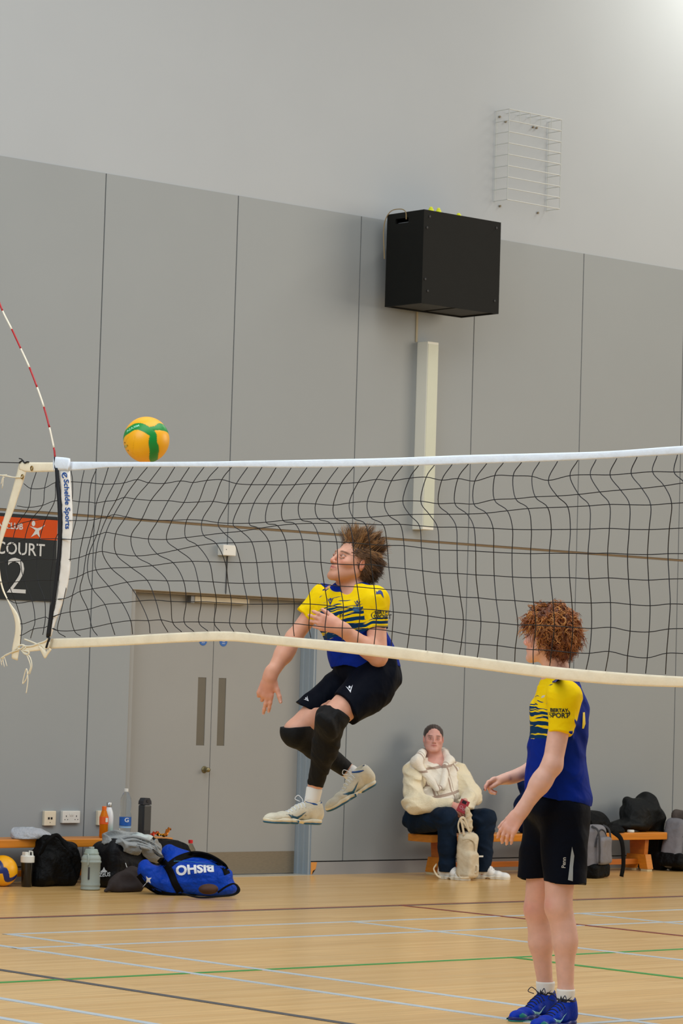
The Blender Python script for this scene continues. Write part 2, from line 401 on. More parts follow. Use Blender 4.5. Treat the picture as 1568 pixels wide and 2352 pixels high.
# side panel with handle hole
hy0, hy1, hz0, hz1 = 17.45, 17.60, sz1-.085, sz1-.045
for (ya, yb, za, zb) in ((sy0+.02, hy0, sz0, sz1), (hy1, sy1-.02, sz0, sz1), (hy0, hy1, sz0, hz0), (hy0, hy1, hz1, sz1)):
    cab.box((sx0, ya, za), (sx0+.02, yb, zb))
cab = cab.build('cabinet', m_bk, t)
for xa, xb in ((sx0+.02, sx0+.39), (sx0+.44, sx1-.02)): MB().box((xa, sy0+.02, sz0+.01), (xb, sy1-.02, sz0+.025)).build('bottom_panel', mat('dark_grey_underside', (44, 44, 40), .6), cab)
MB().box((sx0+.03, hy0, hz0+.0), (sx0+.06, hy1, hz0+.012)).build('handle', mat('grey_steel', (120, 122, 124), .4, metal=.5), cab, label='recessed steel handle')
for (x, z) in ((sx0+.06, sz1-.05), (sx1-.05, sz1-.05), (sx0+.06, sz0+.1), (sx1-.05, sz0+.1), (sx0+.035, sz1-.14), (sx0+.03, sz0+.19)):
    MB().lathe([(.011, 0), (.011, .004), (.004, .006)], (x, sy0, z), 10, R_).build('bolt', m_blk, t)
for x in (16.0, 16.42): MB().box((x-.03, sy1, 4.7), (x+.03, WY, 5.0)).build('wall_bracket', m_blk, t)
MB().tube(crom([(15.79, 17.72, 4.85), (15.775, 17.72, 5.1), (15.78, 17.66, 5.215), (15.79, 17.55, 5.23), (15.785, 17.48, 5.2), (15.785, 17.47, 5.14)], 5), .004, 6).build('loose_cable', mat('tan_cable', (150, 130, 90), .6), t, label='loose tan cable at the top corner')
# cable trunking down to the white column
MB().box((16.262, WY-.008, 4.246), (16.28, WY, 4.6)).build('cable_trunking', mat('beige_trunking', (170, 160, 132), .6), t)
for i, (x, y, hgt) in enumerate(((16.00, 17.42, .062), (16.10, 17.44, .068), (16.30, 17.42, .05))):
    s = thing('shuttlecock', (x, y, 5.20), ['left of the three', 'middle one of the three', 'right of the three'][i]+' yellow shuttlecocks on top of the speaker', 'shuttlecock', 'shuttlecocks on the speaker')
    skirt = MB(); n = 16
    skirt.lathe([(.034, 0), (.030, .012), (.018, hgt*.75), (.012, hgt*.8)], (x, y, 5.20), n).build('skirt', mat('neon_yellow_plastic', (225, 232, 20), .5, emit=None), s)
    MB().lathe([(.013, hgt*.78), (.013, hgt*.9), (.009, hgt*.98), (.002, hgt)], (x, y, 5.20), 14).build('cork', mat('neon_yellow_cork', (238, 240, 60), .5), s, smooth=True)

# ---- white column (wall fitting) under it
t = thing('wall_light', (16.31, WY, 2.74), 'tall narrow white fitting on the wall below the speaker', 'wall fitting')
MB().box((16.285, WY-.125, 2.735), (16.405, WY, 4.245), bev=.005).build('body', mat('white_fitting_body', (226, 226, 214), .4, var=.01), t)
MB().box((16.291, WY-.128, 2.76), (16.399, WY-.124, 4.225)).build('diffuser', mat('pale_green_diffuser', (186, 192, 172), .3, var=.02), t, label='pale green diffuser strip')

# ---- wire guard on the upper wall
t = thing('wire_guard', (17.4, WY, 5.5), 'white wire cage fixed high on the white wall', 'wire guard')
m_w = mat('white_coated_wire', (192, 196, 192), .5, var=.01)
gx0, gx1, gz0, gz1, gy = 17.09, 17.70, 5.49, 6.24, 17.69
def rod(a, c, r=.004): MB().tube([a, c], r, 6).build('wire', m_w, t)
for i in range(9):
    z = gz0+(gz1-gz0)*i/8
    rod((gx0, gy, z), (gx1, gy, z)); rod((gx0, gy, z), (gx0, WY, z), .003); rod((gx1, gy, z), (gx1, WY, z), .003)
for x in (gx0, gx1): rod((x, gy, gz0), (x, gy, gz1)); rod((x, WY-.01, gz0), (x, WY-.01, gz1))
for x in np.linspace(gx0, gx1, 6)[1:-1]: rod((x, gy, gz1), (x, WY, gz1), .003); rod((x, gy, gz1), (x, gy, gz1-.09), .003)
for (x, z) in ((17.13, 6.2), (17.2, 6.17), (17.52, 6.17), (17.56, 6.17), (17.16, 5.46), (17.6, 5.46)):
    MB().lathe([(.009, 0), (.009, .012)], (x, WY, z), 8, R_).build('fixing', mat('old_brass_screw', (120, 108, 84), .5), t)
# ================================================================== NET, BALL
NX = 8.933
def np_(x, y, off=0.0): return onX(x, y, NX+off)
def c3(x, y): return (200+x/4.355, 1030+y/4.355)
def c4(x, y): return (540+x/4.355, 1030+y/4.355)
def c5(x, y): return (880+x/3.986, 1010+y/3.986)
def c6(x, y): return (1220+x/3.986, 1010+y/3.986)
def c8(x, y): return (x/3.919, 1000+y/3.919)
# knots of the netting as measured, strand by strand (top, rows 1-9, bottom); None = hidden behind the band
S = {}
S[0] = [c8(327,330),c8(280,478),c8(258,648),c8(155,803),c8(103,980),c8(52,1140),c8(75,1325),c8(145,1510),c8(197,1698),c8(190,1800),c8(184,1880)]
S[1] = [c8(435,330),c8(402,473),c8(383,630),c8(275,770),c8(222,935),c8(187,1130),c8(218,1311),c8(290,1492),c8(315,1660),c8(297,1745),c8(275,1825)]
S[2] = [c8(515,330),c8(500,425),c8(492,590),c8(410,756),c8(357,932),c8(332,1111),c8(340,1303),c8(400,1478),c8(408,1636),c8(396,1730),c8(385,1795)]
S[3] = [c8(640,318),c8(653,418),c8(648,587),c8(600,765),c8(500,930),c8(477,1118),c8(455,1303),c8(455,1480),c8(440,1645),c8(440,1720),c8(440,1800)]
S[4] = [c8(757,315),c8(735,422),c8(712,597),c8(683,767),c8(643,937),c8(632,1115),c8(610,1296),c8(575,1470),c8(545,1607),c8(517,1756),c8(590,1815)]
S[5] = [c8(868,303),c8(820,428),c8(800,600),c8(787,765),c8(745,925),c8(712,1100),c8(695,1275),c8(652,1440),c8(630,1590),c8(668,1757),c8(725,1807)]
S[6] = [c3(212,190),c3(160,358),c3(93,545),c3(73,712),c8(817,915),c8(775,1078),c8(750,1250),c8(720,1405),c8(790,1568),c8(828,1730),c8(875,1800)]
def tr(i, top, pts, bot, cf): S[i] = [cf(*top)]+[cf(*p) for p in pts]+[cf(*bot)]
tr(7,(340,187),[(268,355),(180,530),(140,695),(95,865),(20,1055),(5,1238),(55,1405),(178,1562),(240,1750)],(278,1865),c3)
tr(8,(460,183),[(370,345),(290,518),(200,685),(130,858),(90,1042),(90,1215),(215,1378),(350,1545),(435,1722)],(455,1858),c3)
tr(9,(603,187),[(500,312),(372,490),(270,662),(190,840),(152,1030),(240,1197),(400,1338),(525,1525),(612,1722)],(630,1848),c3)
tr(10,(738,183),[(615,343),(478,505),(387,683),(285,855),(290,1055),(440,1190),(600,1318),(685,1518),(740,1715)],(808,1838),c3)
tr(11,(877,187),[(773,350),(638,520),(545,710),(438,882),(490,1075),(650,1172),(800,1325),(838,1530),(855,1738)],(945,1835),c3)
tr(12,(1022,190),[(933,325),(812,522),(710,718),(612,905),(700,1055),(860,1143),(965,1325),(990,1535),(970,1735)],(1067,1830),c3)
tr(13,(1172,183),[(1060,340),(968,540),(850,718),(793,910),(905,1013),(1050,1130),(1110,1328),(1140,1533),(1115,1735)],(1207,1827),c3)
tr(14,(1310,187),[(1197,320),(1113,535),(997,713),(985,892),(1105,972),(1220,1133),(1260,1335),(1293,1540),(1270,1740)],(1330,1830),c3)
tr(15,(1445,187),[(1347,312),(1260,530),(1150,718),(1165,870),(1290,950),(1380,1138),(1410,1345),(1443,1548),(1425,1745)],(1468,1833),c3)
tr(16,(125,187),[(12,352),(-76,552),(-171,742),(-114,845),(-10,943),(52,1142),(85,1350),(125,1558),(105,1750)],(148,1840),c4)
tr(17,(268,187),[(160,362),(52,552),(-23,750),(60,828),(165,935),(215,1142),(238,1347),(272,1558),(265,1748)],(293,1853),c4)
tr(18,(410,190),[(305,362),(188,548),(138,748),(235,800),(335,928),(370,1135),(400,1345),(430,1557),(418,1752)],(445,1867),c4)
tr(19,(560,193),[(450,365),(330,552),(308,738),(422,772),(503,918),(533,1133),(560,1343),(590,1555),(580,1752)],(590,1877),c4)
tr(20,(718,190),[(597,362),(475,548),(478,720),(600,755),(670,912),(690,1130),(725,1347),(750,1557),(737,1768)],(755,1893),c4)
tr(21,(868,187),[(752,352),(637,548),(655,708),(775,750),(847,928),(857,1140),(890,1360),(920,1570),(898,1787)],(913,1912),c4)
tr(22,(1030,187),[(912,350),(803,555),(830,702),(950,750),(1015,935),(1025,1157),(1050,1378),(1083,1590),(1070,1797)],(1070,1922),c4)
tr(23,(1185,183),[(1058,352),(980,568),(1005,700),(1130,750),(1180,945),(1187,1163),(1220,1385),(1247,1605),(1235,1800)],(1222,1940),c4)
tr(24,(1345,183),[(1230,340),(1140,545),(1182,695),(1300,755),(1345,960),(1360,1163),(1390,1400),(1412,1615),(1405,1808)],(1388,1960),c4)
tr(25,(1505,183),[(1410,310),(1320,530),(1352,688),(1480,765),(1518,970),(1535,1188),(1560,1415),(1580,1635),(1570,1830)],(1560,1975),c4)
tr(26,(175,240),[(75,375),(10,575),(52,695),(155,775),(190,970),(200,1180),(225,1388),(250,1592),(235,1785)],(218,1908),c5)
tr(27,(322,237),[(240,352),(178,560),(240,685),(330,788),(348,990),(360,1200),(382,1412),(408,1613),(393,1803)],(390,1930),c5)
tr(28,(468,232),[(393,342),(342,562),(420,683),(495,800),(510,1008),(518,1220),(543,1425),(568,1635),(550,1827)],(540,1950),c5)
tr(29,(630,225),[(535,370),(503,585),(598,682),(668,800),(675,1013),(680,1225),(705,1440),(733,1648),(715,1855)],(697,1972),c5)
tr(30,(780,220),[(683,355),(653,580),(765,680),(830,805),(845,1020),(848,1237),(870,1448),(893,1663),(878,1872)],(860,1993),c5)
tr(31,(948,215),[(837,378),(828,588),(943,672),(1005,812),(1010,1030),(1015,1245),(1033,1465),(1060,1678),(1043,1885)],(1040,2013),c5)
tr(32,(1098,212),[(1020,328),(1015,548),(1135,650),(1183,820),(1177,1038),(1182,1257),(1203,1473),(1230,1695),(1208,1907)],(1202,2033),c5)
tr(33,(1265,207),[(1188,330),(1210,540),(1325,630),(1355,823),(1347,1043),(1352,1263),(1375,1487),(1395,1697),(1372,1922)],(1372,2055),c5)
tr(34,(75,203),[(5,335),(35,522),(150,622),(182,822),(165,1040),(173,1262),(197,1488),(210,1705),(185,1930)],(168,2068),c6)
tr(35,(240,197),[(155,372),(235,515),(333,615),(357,820),(343,1040),(350,1263),(370,1490),(380,1718),(360,1948)],(348,2090),c6)
tr(36,(425,188),[(352,328),(432,500),(530,605),(535,818),(518,1043),(527,1272),(547,1495),(550,1728),(530,1955)],(500,2105),c6)
tr(37,(592,182),[(538,320),(625,478),(715,592),(713,812),(697,1038),(705,1265),(723,1490),(725,1717),(708,1938)],(677,2118),c6)
tr(38,(782,170),[(718,322),(815,460),(898,595),(895,820),(880,1047),(888,1277),(905,1508),(903,1752),(880,1978)],(873,2130),c6)
tr(39,(968,157),[(912,308),(1010,445),(1092,597),(1077,822),(1063,1052),(1073,1285),(1087,1520),(1077,1760),(1060,1997)],(1045,2140),c6)
tr(40,(1150,147),[(1108,292),(1215,422),(1283,583),(1262,815),(1250,1043),(1260,1275),(1270,1503),(1255,1733),(1237,1955)],(1227,2147),c6)
tr(41,(1337,137),[(1305,295),(1400,395),(1475,573),(1450,805),(1440,1043),(1440,1272),(1455,1508),(1440,1728),(1420,1958)],(1415,2155),c6)
for q in (42, 43, 44, 45, 46, 47): S[q] = [(a[0]+47.5, a[1]-.8) for a in S[q-1]]
net = thing('volleyball_net', onfloor(700, 2300), 'black volleyball net with white top tape across the court', 'net')
nl = onX(784, 2200, NX); net.location = (NX, float(onX(784, 1500, NX)[1]), 0)
m_cord = mat('black_net_cord', (16, 17, 22), .7)
def offs(i, row):
    if i in (2, 3): return .006
    a = math.sin(math.pi*row/10)**.8
    return -.055*a*(1+.5*math.sin(i*.9+row*1.3)) + .02*math.sin(i*2.1+row)
NP = {i: [np_(x, y, offs(i, r)) for r, (x, y) in enumerate(S[i])] for i in S}
for i in S:
    MB().tube(crom(NP[i], 5), .0021, 5).build('net_cord', m_cord, net, smooth=True)
for r in range(1, 10):
    seq = [NP[i][r] for i in sorted(S) if i >= 4]
    MB().tube(crom([NP[3][r]]+seq, 5), .0020, 5).build('net_cord', m_cord, net, smooth=True)
EDGE = [c8(215,435),c8(155,635),c8(75,835),c8(15,1005),c8(-5,1143),c8(-3,1318),c8(60,1465),c8(155,1660),c8(165,1760)]
for r in range(1, 10):
    MB().tube(crom([np_(*EDGE[r-1], .0)]+[NP[i][r] for i in (0, 1, 2, 3)]+([NP[4][r]] if r > 3 else []), 5), .0020, 5).build('net_cord', m_cord, net, smooth=True)
m_tape = mat('white_net_tape', (238, 246, 255), .55, var=.03, vscale=14, bump=.35, bscale=24)
m_cream = mat('cream_net_tape', (250, 236, 206), .6, var=.05, vscale=10, bump=.35, bscale=20)
def tape(name, top, bot, m, thick=.006, off=0.0, parent=net, label=None, n=6, wob=.0):
    A = crom([np_(x, y, off) for x, y in top], n); B = crom([np_(x, y, off) for x, y in bot], n)
    k = len(A); V = []; rng = random.Random(3)
    for i in range(k):
        d = np.array([thick/2, 0, 0]); w_ = np.array([rng.uniform(-wob, wob), 0, 0]); mid = (A[i]+B[i])/2
        V += [A[i]-d*.5+w_, A[i]*.8+B[i]*.2-d+w_, mid-d*1.3+w_*.4, A[i]*.2+B[i]*.8-d-w_, B[i]-d*.5, B[i]+d*.5, A[i]*.2+B[i]*.8+d, mid+d*1.3, A[i]*.8+B[i]*.2+d+w_, A[i]+d*.5+w_]
    Fc = [(i*10+j, i*10+(j+1) % 10, (i+1)*10+(j+1) % 10, (i+1)*10+j) for i in range(k-1) for j in range(10)]
    Fc += [tuple(range(10))[::-1], tuple(range((k-1)*10, k*10))]
    return mkobj(name, V, Fc, m, parent, smooth=True, label=label)
tape('top_tape', [(160,1060.5),(249,1061),(370,1061),(490,1060),(560,1058.5),(700,1056),(890,1052),(1060,1045.5),(1240,1041),(1400,1036),(1568,1024),(1800,1012)],
     [(160,1080.5),(205,1078),(250,1073.5),(370,1072.5),(500,1073),(560,1073),(700,1074),(890,1071),(1060,1066),(1240,1060),(1400,1052.5),(1568,1043),(1800,1032)], m_tape, label='white top tape')
tape('bottom_tape', [(118,1467),(240,1463),(340,1457),(440,1452),(530,1450.5),(620,1459),(720,1468),(880,1482.5),(1060,1505),(1240,1528),(1400,1543),(1568,1554),(1800,1562)],
     [(112,1490),(240,1485),(340,1479.5),(440,1474.5),(530,1473),(620,1481),(720,1491),(880,1510.5),(1060,1532),(1240,1556),(1400,1572),(1568,1579),(1800,1584)], m_cream, label='cream bottom tape')
tape('end_tape_top', [(45,1063),(62,1062),(90,1062),(126,1062)], [(45,1079),(62,1084),(90,1084),(126,1083)], m_cream, off=-.004, label='cream end of the top tape')
tape('side_tape', [(45,1061),(38,1090),(27,1130),(14,1175),(0,1225),(-6,1290),(4,1350),(20,1385),(33,1420),(35,1450),(28,1490),(27,1512)],
     [(62,1066),(58,1090),(45,1130),(30,1175),(16,1210),(-1,1270),(2,1330),(17,1375),(40,1410),(47,1440),(46,1475),(40,1517)], m_cream, off=-.002, label='cream side tape at the end of the net')
tape('bottom_tape_end', [(50,1490),(70,1484),(90,1477),(112,1470)], [(52,1499),(72,1496),(92,1494),(114,1489)], m_cream, off=-.006, label='cream end of the bottom tape')
# eyelets
m_br = mat('brass_eyelet', (150, 120, 60), .35, metal=.8)
for (x, y) in ((72.5, 1075.5), (51, 1095)):
    c = np_(x, y, -.012); n_ = 18; P = [c+np.array([0, .009*math.cos(a), .011*math.sin(a)]) for a in np.linspace(0, 2*math.pi, n_, endpoint=False)]
    MB().tube(P, .0028, 6, closed=True).build('eyelet', m_br, net, smooth=True)
# white antenna band and its black edge
bandL = [(137,1082),(140,1150),(141,1200),(140,1260),(136,1320),(130,1370),(124,1400),(119,1430),(111,1462)]
bandR = [(160,1082),(165,1150),(166,1200),(163,1260),(159,1320),(149,1370),(138,1400),(127,1430),(117,1462)]
tape('side_band', bandL, bandR, mat('white_side_band', (248, 240, 228), .55, var=.03, vscale=12, bump=.5, bscale=14), off=-.02, thick=.006, wob=.002, label='white side band with blue lettering')
tape('antenna_pocket', [(127,1075),(129,1110),(133,1160),(134,1210),(133,1260),(127,1320),(120,1375),(114,1410),(107,1460)],
     [(133.5,1075),(136,1110),(140,1160),(141,1210),(139,1260),(134,1320),(127,1375),(121,1410),(114,1462)], m_cord, off=-.03, thick=.014, label='black antenna pocket')
# buckle sleeve over the top tape
b = MB(); pa, pb = np_(124, 1050, -.02), np_(159, 1051, -.02)
tape('band_sleeve', [(124,1050),(133,1049.5),(150,1051),(160,1053)], [(124,1083),(133,1080),(150,1080),(157,1081)], m_tape, off=-.028, thick=.012, label='white sleeve folded over the top tape')
# lettering on the band
bv_o = None
m_navy = mat('royal_blue_print', (10, 78, 160), .5)
V, T = text_mesh('Schelde Sports', .068, (1.0, 1.0), .0012, dens=.012)
w_ = V[:, 0].max()-V[:, 0].min()
def bandpos(px_y): # centre x of band at y
    L_ = np.interp(px_y, [p[1] for p in bandL], [p[0] for p in bandL]); R_2 = np.interp(px_y, [p[1] for p in bandR], [p[0] for p in bandR]); return (L_+R_2)/2
yy0, yy1 = 1101, 1215
P = []
for vx, vy in V:
    s_ = (vx-V[:, 0].min())/w_; y = yy0+(yy1-yy0)*s_
    P.append(np_(bandpos(y)+1.5+vy*235, y, -.0265))
mkobj('band_lettering', P, T, m_navy, net)
P = []; n_ = 20                                   # round swirl emblem above it
for a in np.linspace(.3, 5.4, n_):
    c_ = (bandpos(1092)-1.5, 1092); P.append(np_(c_[0]+5.2*math.cos(a+1.6), c_[1]+5.8*math.sin(a+1.6), -.0265))
MB().tube(P, .0032, 6, flat=((1, 0, 0), .3)).build('band_emblem', m_navy, net)
MB().tube(crom([np_(bandpos(1092)-5, 1087, -.0265), np_(bandpos(1092)-1, 1091, -.0265), np_(bandpos(1092)+4, 1096, -.0265)], 4), .003, 6, flat=((1, 0, 0), .3)).build('band_emblem', m_navy, net)
# ropes
m_rope = mat('off_white_rope', (236, 226, 200), .8); 
def rope(pts, r, m=m_rope, off=-.01, name='rope', n=5): return MB().tube(crom([np_(x, y, off) for x, y in pts], n), r, 6).build(name, m, net, smooth=True)
rope([(-40,1062.5),(0,1062),(44,1063)], .0025, m_cord)
rope([(44,1063),(52,1058),(56,1063),(62,1061),(66,1061)], .004, m_cord); rope([(44,1053),(50,1055),(54,1061)], .003, m_cord)
rope([(51,1096),(30,1096),(8,1092),(-20,1090)], .004)
for d in ((-2,1088,26,1090),(0,1104,10,1118),(2,1100,8,1122),(4,1098,18,1096),(-4,1106,4,1112)): rope([(8,1095),((8+d[0])/2+3,(1095+d[1])/2),(d[2]*.6, d[3])], .0022)
rope([(55,1485),(47,1491),(40,1487),(50,1481),(60,1487),(52,1493),(66,1497),(64,1503),(56,1501),(50,1494)], .0045)
rope([(44,1492),(30,1497),(14,1504),(4,1512)], .004); rope([(48,1494),(62,1502),(70,1512),(73,1530),(68,1548)], .003); rope([(40,1488),(24,1500),(12,1506)], .003)
for d in ((2,1512,4,1528),(6,1510,10,1532),(10,1508,16,1530),(8,1512,2,1524)): rope([(10,1507),(d[0],d[1]),(d[2],d[3])], .002)
rope([(60,1500),(70,1530),(63,1550),(60,1560),(52,1570),(56,1550),(61,1536),(64,1560),(62,1580),(60,1592)], .0028)
rope([(56,1468),(70,1473),(84,1479),(98,1484),(104,1497)], .004); rope([(118,1452),(108,1470),(90,1478),(72,1484),(52,1484)], .005)
tape('loose_tape_tail', [(88,1484),(96,1500),(103,1512),(110,1503),(118,1492)], [(92,1483),(99,1490),(106,1497),(110,1491),(114,1488)], m_cream, off=-.012, label='loose folded end of cream tape')
rope([(108,1462),(113,1466),(110,1475),(106,1488)], .006, m_cord, -.03)
# antenna
ant = thing('net_antenna', (NX-.03, float(np_(130, 1060)[1]), 2.5), 'thin red and white striped antenna bent above the net end', 'antenna')
m_red = mat('red_fibreglass', (176, 10, 18), .35); m_wh = mat('white_fibreglass', (232, 222, 200), .35)
def c2(x, y): return (x/5.88, 680+y/5.88)
segs = [c2(-52, -40), c2(36,203), c2(160,450), c2(282,712), c2(398,965), c2(502,1235), c2(593,1500), c2(668,1778), c2(727,2050), c2(742,2170)]
fine = crom([np_(x, y, -.03) for x, y in segs], 6)
for k in range(len(segs)-1):
    MB().tube(fine[k*6:k*6+7], .0048, 8).build('red_segment' if k % 2 == 0 else 'white_segment', m_red if k % 2 == 0 else m_wh, ant, smooth=True)
MB().tube([np_(126, 1050, -.03), np_(127.5, 1076, -.03)], .006, 8).build('clamp', m_cord, ant)

# ---- ball
bc = np_(336, 1010, .125); zb = float(np.dot(bc-CC, CD)); br_ = 53.0/F*zb
ball = thing('volleyball', bc-np.array([0, 0, br_]), 'yellow and green volleyball just above the top tape of the net', 'ball')
def ball_mat():
    m = bpy.data.materials.new('yellow_green_ball_skin'); m.use_nodes = True; nt = m.node_tree; N = nt.nodes; L = nt.links
    a = N.new('ShaderNodeAttribute'); a.attribute_name = 'Col'; b = N['Principled BSDF']; L.new(a.outputs['Color'], b.inputs['Base Color'])
    b.inputs['Roughness'].default_value = .38
    no = N.new('ShaderNodeTexVoronoi'); no.inputs['Scale'].default_value = 220; tc = N.new('ShaderNodeTexCoord'); L.new(tc.outputs['Object'], no.inputs['Vector'])
    bp = N.new('ShaderNodeBump'); bp.inputs['Strength'].default_value = .1; bp.inputs['Distance'].default_value = .001; L.new(no.outputs[0], bp.inputs['Height']); L.new(bp.outputs[0], b.inputs['Normal'])
    return m
m_ball = ball_mat()
def ball_mesh(name, c, R, fn, parent, n=150):
    """fn(local unit dir as (right, up, towards camera)) -> colour, height"""
    bm = bmesh.new(); bmesh.ops.create_icosphere(bm, subdivisions=6, radius=1.0)
    D = np.array([v.co[:] for v in bm.verts]); Fc = np.array([[v.index for v in f.verts] for f in bm.faces]); bm.free()
    A = np.stack([D@CR, D@CU, -D@CD], 1)
    col, hgt = fn(A)
    return mkobj(name, c+D*(R+hgt)[:, None], Fc, m_ball, parent, smooth=True, attrs={'Col': ('FLOAT_COLOR', col)})
def segd(P, a, b):
    a = np.array(a, float); b = np.array(b, float); t = np.clip(((P-a)@(b-a))/((b-a)@(b-a)), 0, 1)[:, None]; return np.linalg.norm(P-a-t*(b-a), axis=1), t[:, 0]
def stripe(A, pts, ws):
    best = np.full(len(A), 9.0)
    P = crom([nrm(p) for p in pts], 6); W = np.interp(np.linspace(0, 1, len(P)), np.linspace(0, 1, len(ws)), ws)
    for i in range(len(P)-1):
        d, t_ = segd(A, P[i], P[i+1]); best = np.minimum(best, d-(W[i]*(1-t_)+W[i+1]*t_))
    return best
def s3(x, y):   # point on the visible half from offset in ball radii
    r2 = x*x+y*y
    return (x, y, math.sqrt(max(0.02, 1-r2))) if r2 < 1 else (x, y, 0.02)
def bp_(x, y): return s3((x-752)/415.0, -(y-640)/415.0)    # crop coordinates of the ball close-up
def ball1(A):
    s1 = stripe(A, [(-.9,-.3,-.5), bp_(362,540), bp_(450,470), bp_(560,410), bp_(660,408), bp_(760,450), bp_(850,510), bp_(900,560), bp_(895,700), bp_(920,830), bp_(900,960), (.25,-.85,-.35)], [.16,.17,.18,.18,.18,.17,.16,.15,.19,.22,.2,.15])
    s2 = stripe(A, [bp_(860,450), bp_(950,435), bp_(1040,410), (.95,.35,-.3)], [.1,.1,.2,.22])
    d = np.minimum(s1, s2); k = np.clip(d/.012, 0, 1)[:, None]
    g_ = np.array(lin((0, 140, 52))); y_ = np.array(lin((250, 178, 8)))
    # other panels: a few seams on the yellow
    se = np.minimum(np.abs(d), np.minimum(np.abs(stripe(A, [bp_(450,600), bp_(400,680), bp_(370,800)], [0, 0])), np.abs(stripe(A, [bp_(565,600), bp_(540,760), bp_(530,900)], [0, 0]))))
    hg = -.0012*np.exp(-(se/.02)**2)
    col = g_*(1-k)+y_*k
    col = col*(1-.25*np.exp(-(se/.012)**2))[:, None]
    return col, hg
bm_ = ball_mesh('ball_skin', bc, br_, ball1, ball)
bv = BVHTree.FromPolygons([tuple(bc+np.array(v.co)-0*bc+(wloc(bm_)-bc)) for v in bm_.data.vertices], [tuple(p.vertices) for p in bm_.data.polygons])
def onball(x, y): q = bp_(x, y); return bc+(CR*q[0]+CU*q[1]-CD*q[2])*br_
V, T = text_mesh('MIKASA', .05, (1, .8), .0008, dens=.01)
w_ = V[:, 0].max()-V[:, 0].min(); P = []
cpts = [(645, 395), (590, 412), (530, 435), (470, 470), (412, 505)]
for vx, vy in V:
    s_ = (vx-V[:, 0].min())/w_*4; i = min(3, int(s_)); f_ = s_-i
    x = cpts[i][0]*(1-f_)+cpts[i+1][0]*f_; y = cpts[i][1]*(1-f_)+cpts[i+1][1]*f_
    q = onball(x+vy*-500, y+vy*-1250); n_ = nrm(q-bc); P.append(bc+n_*(br_+.0012))
mkobj('ball_lettering', P, T, mat('pale_green_print', (150, 226, 190), .5), ball)
P = [onball(x, y) for x, y in [(372,680),(440,745),(445,850),(372,775)]]; P = [bc+nrm(p-bc)*(br_+.0012) for p in P]
mkobj('approval_mark', P, [(0, 3, 2, 1)], mat('dark_ball_print', (44, 52, 12), .5), ball)
P = [bc+nrm(onball(400+18*math.cos(a), 760+26*math.sin(a))-bc)*(br_+.0018) for a in np.linspace(0, 6.28, 12)[:-1]]
mkobj('approval_mark', P, [tuple(range(11))], mat('pale_ball_print', (190, 190, 110), .5), ball)
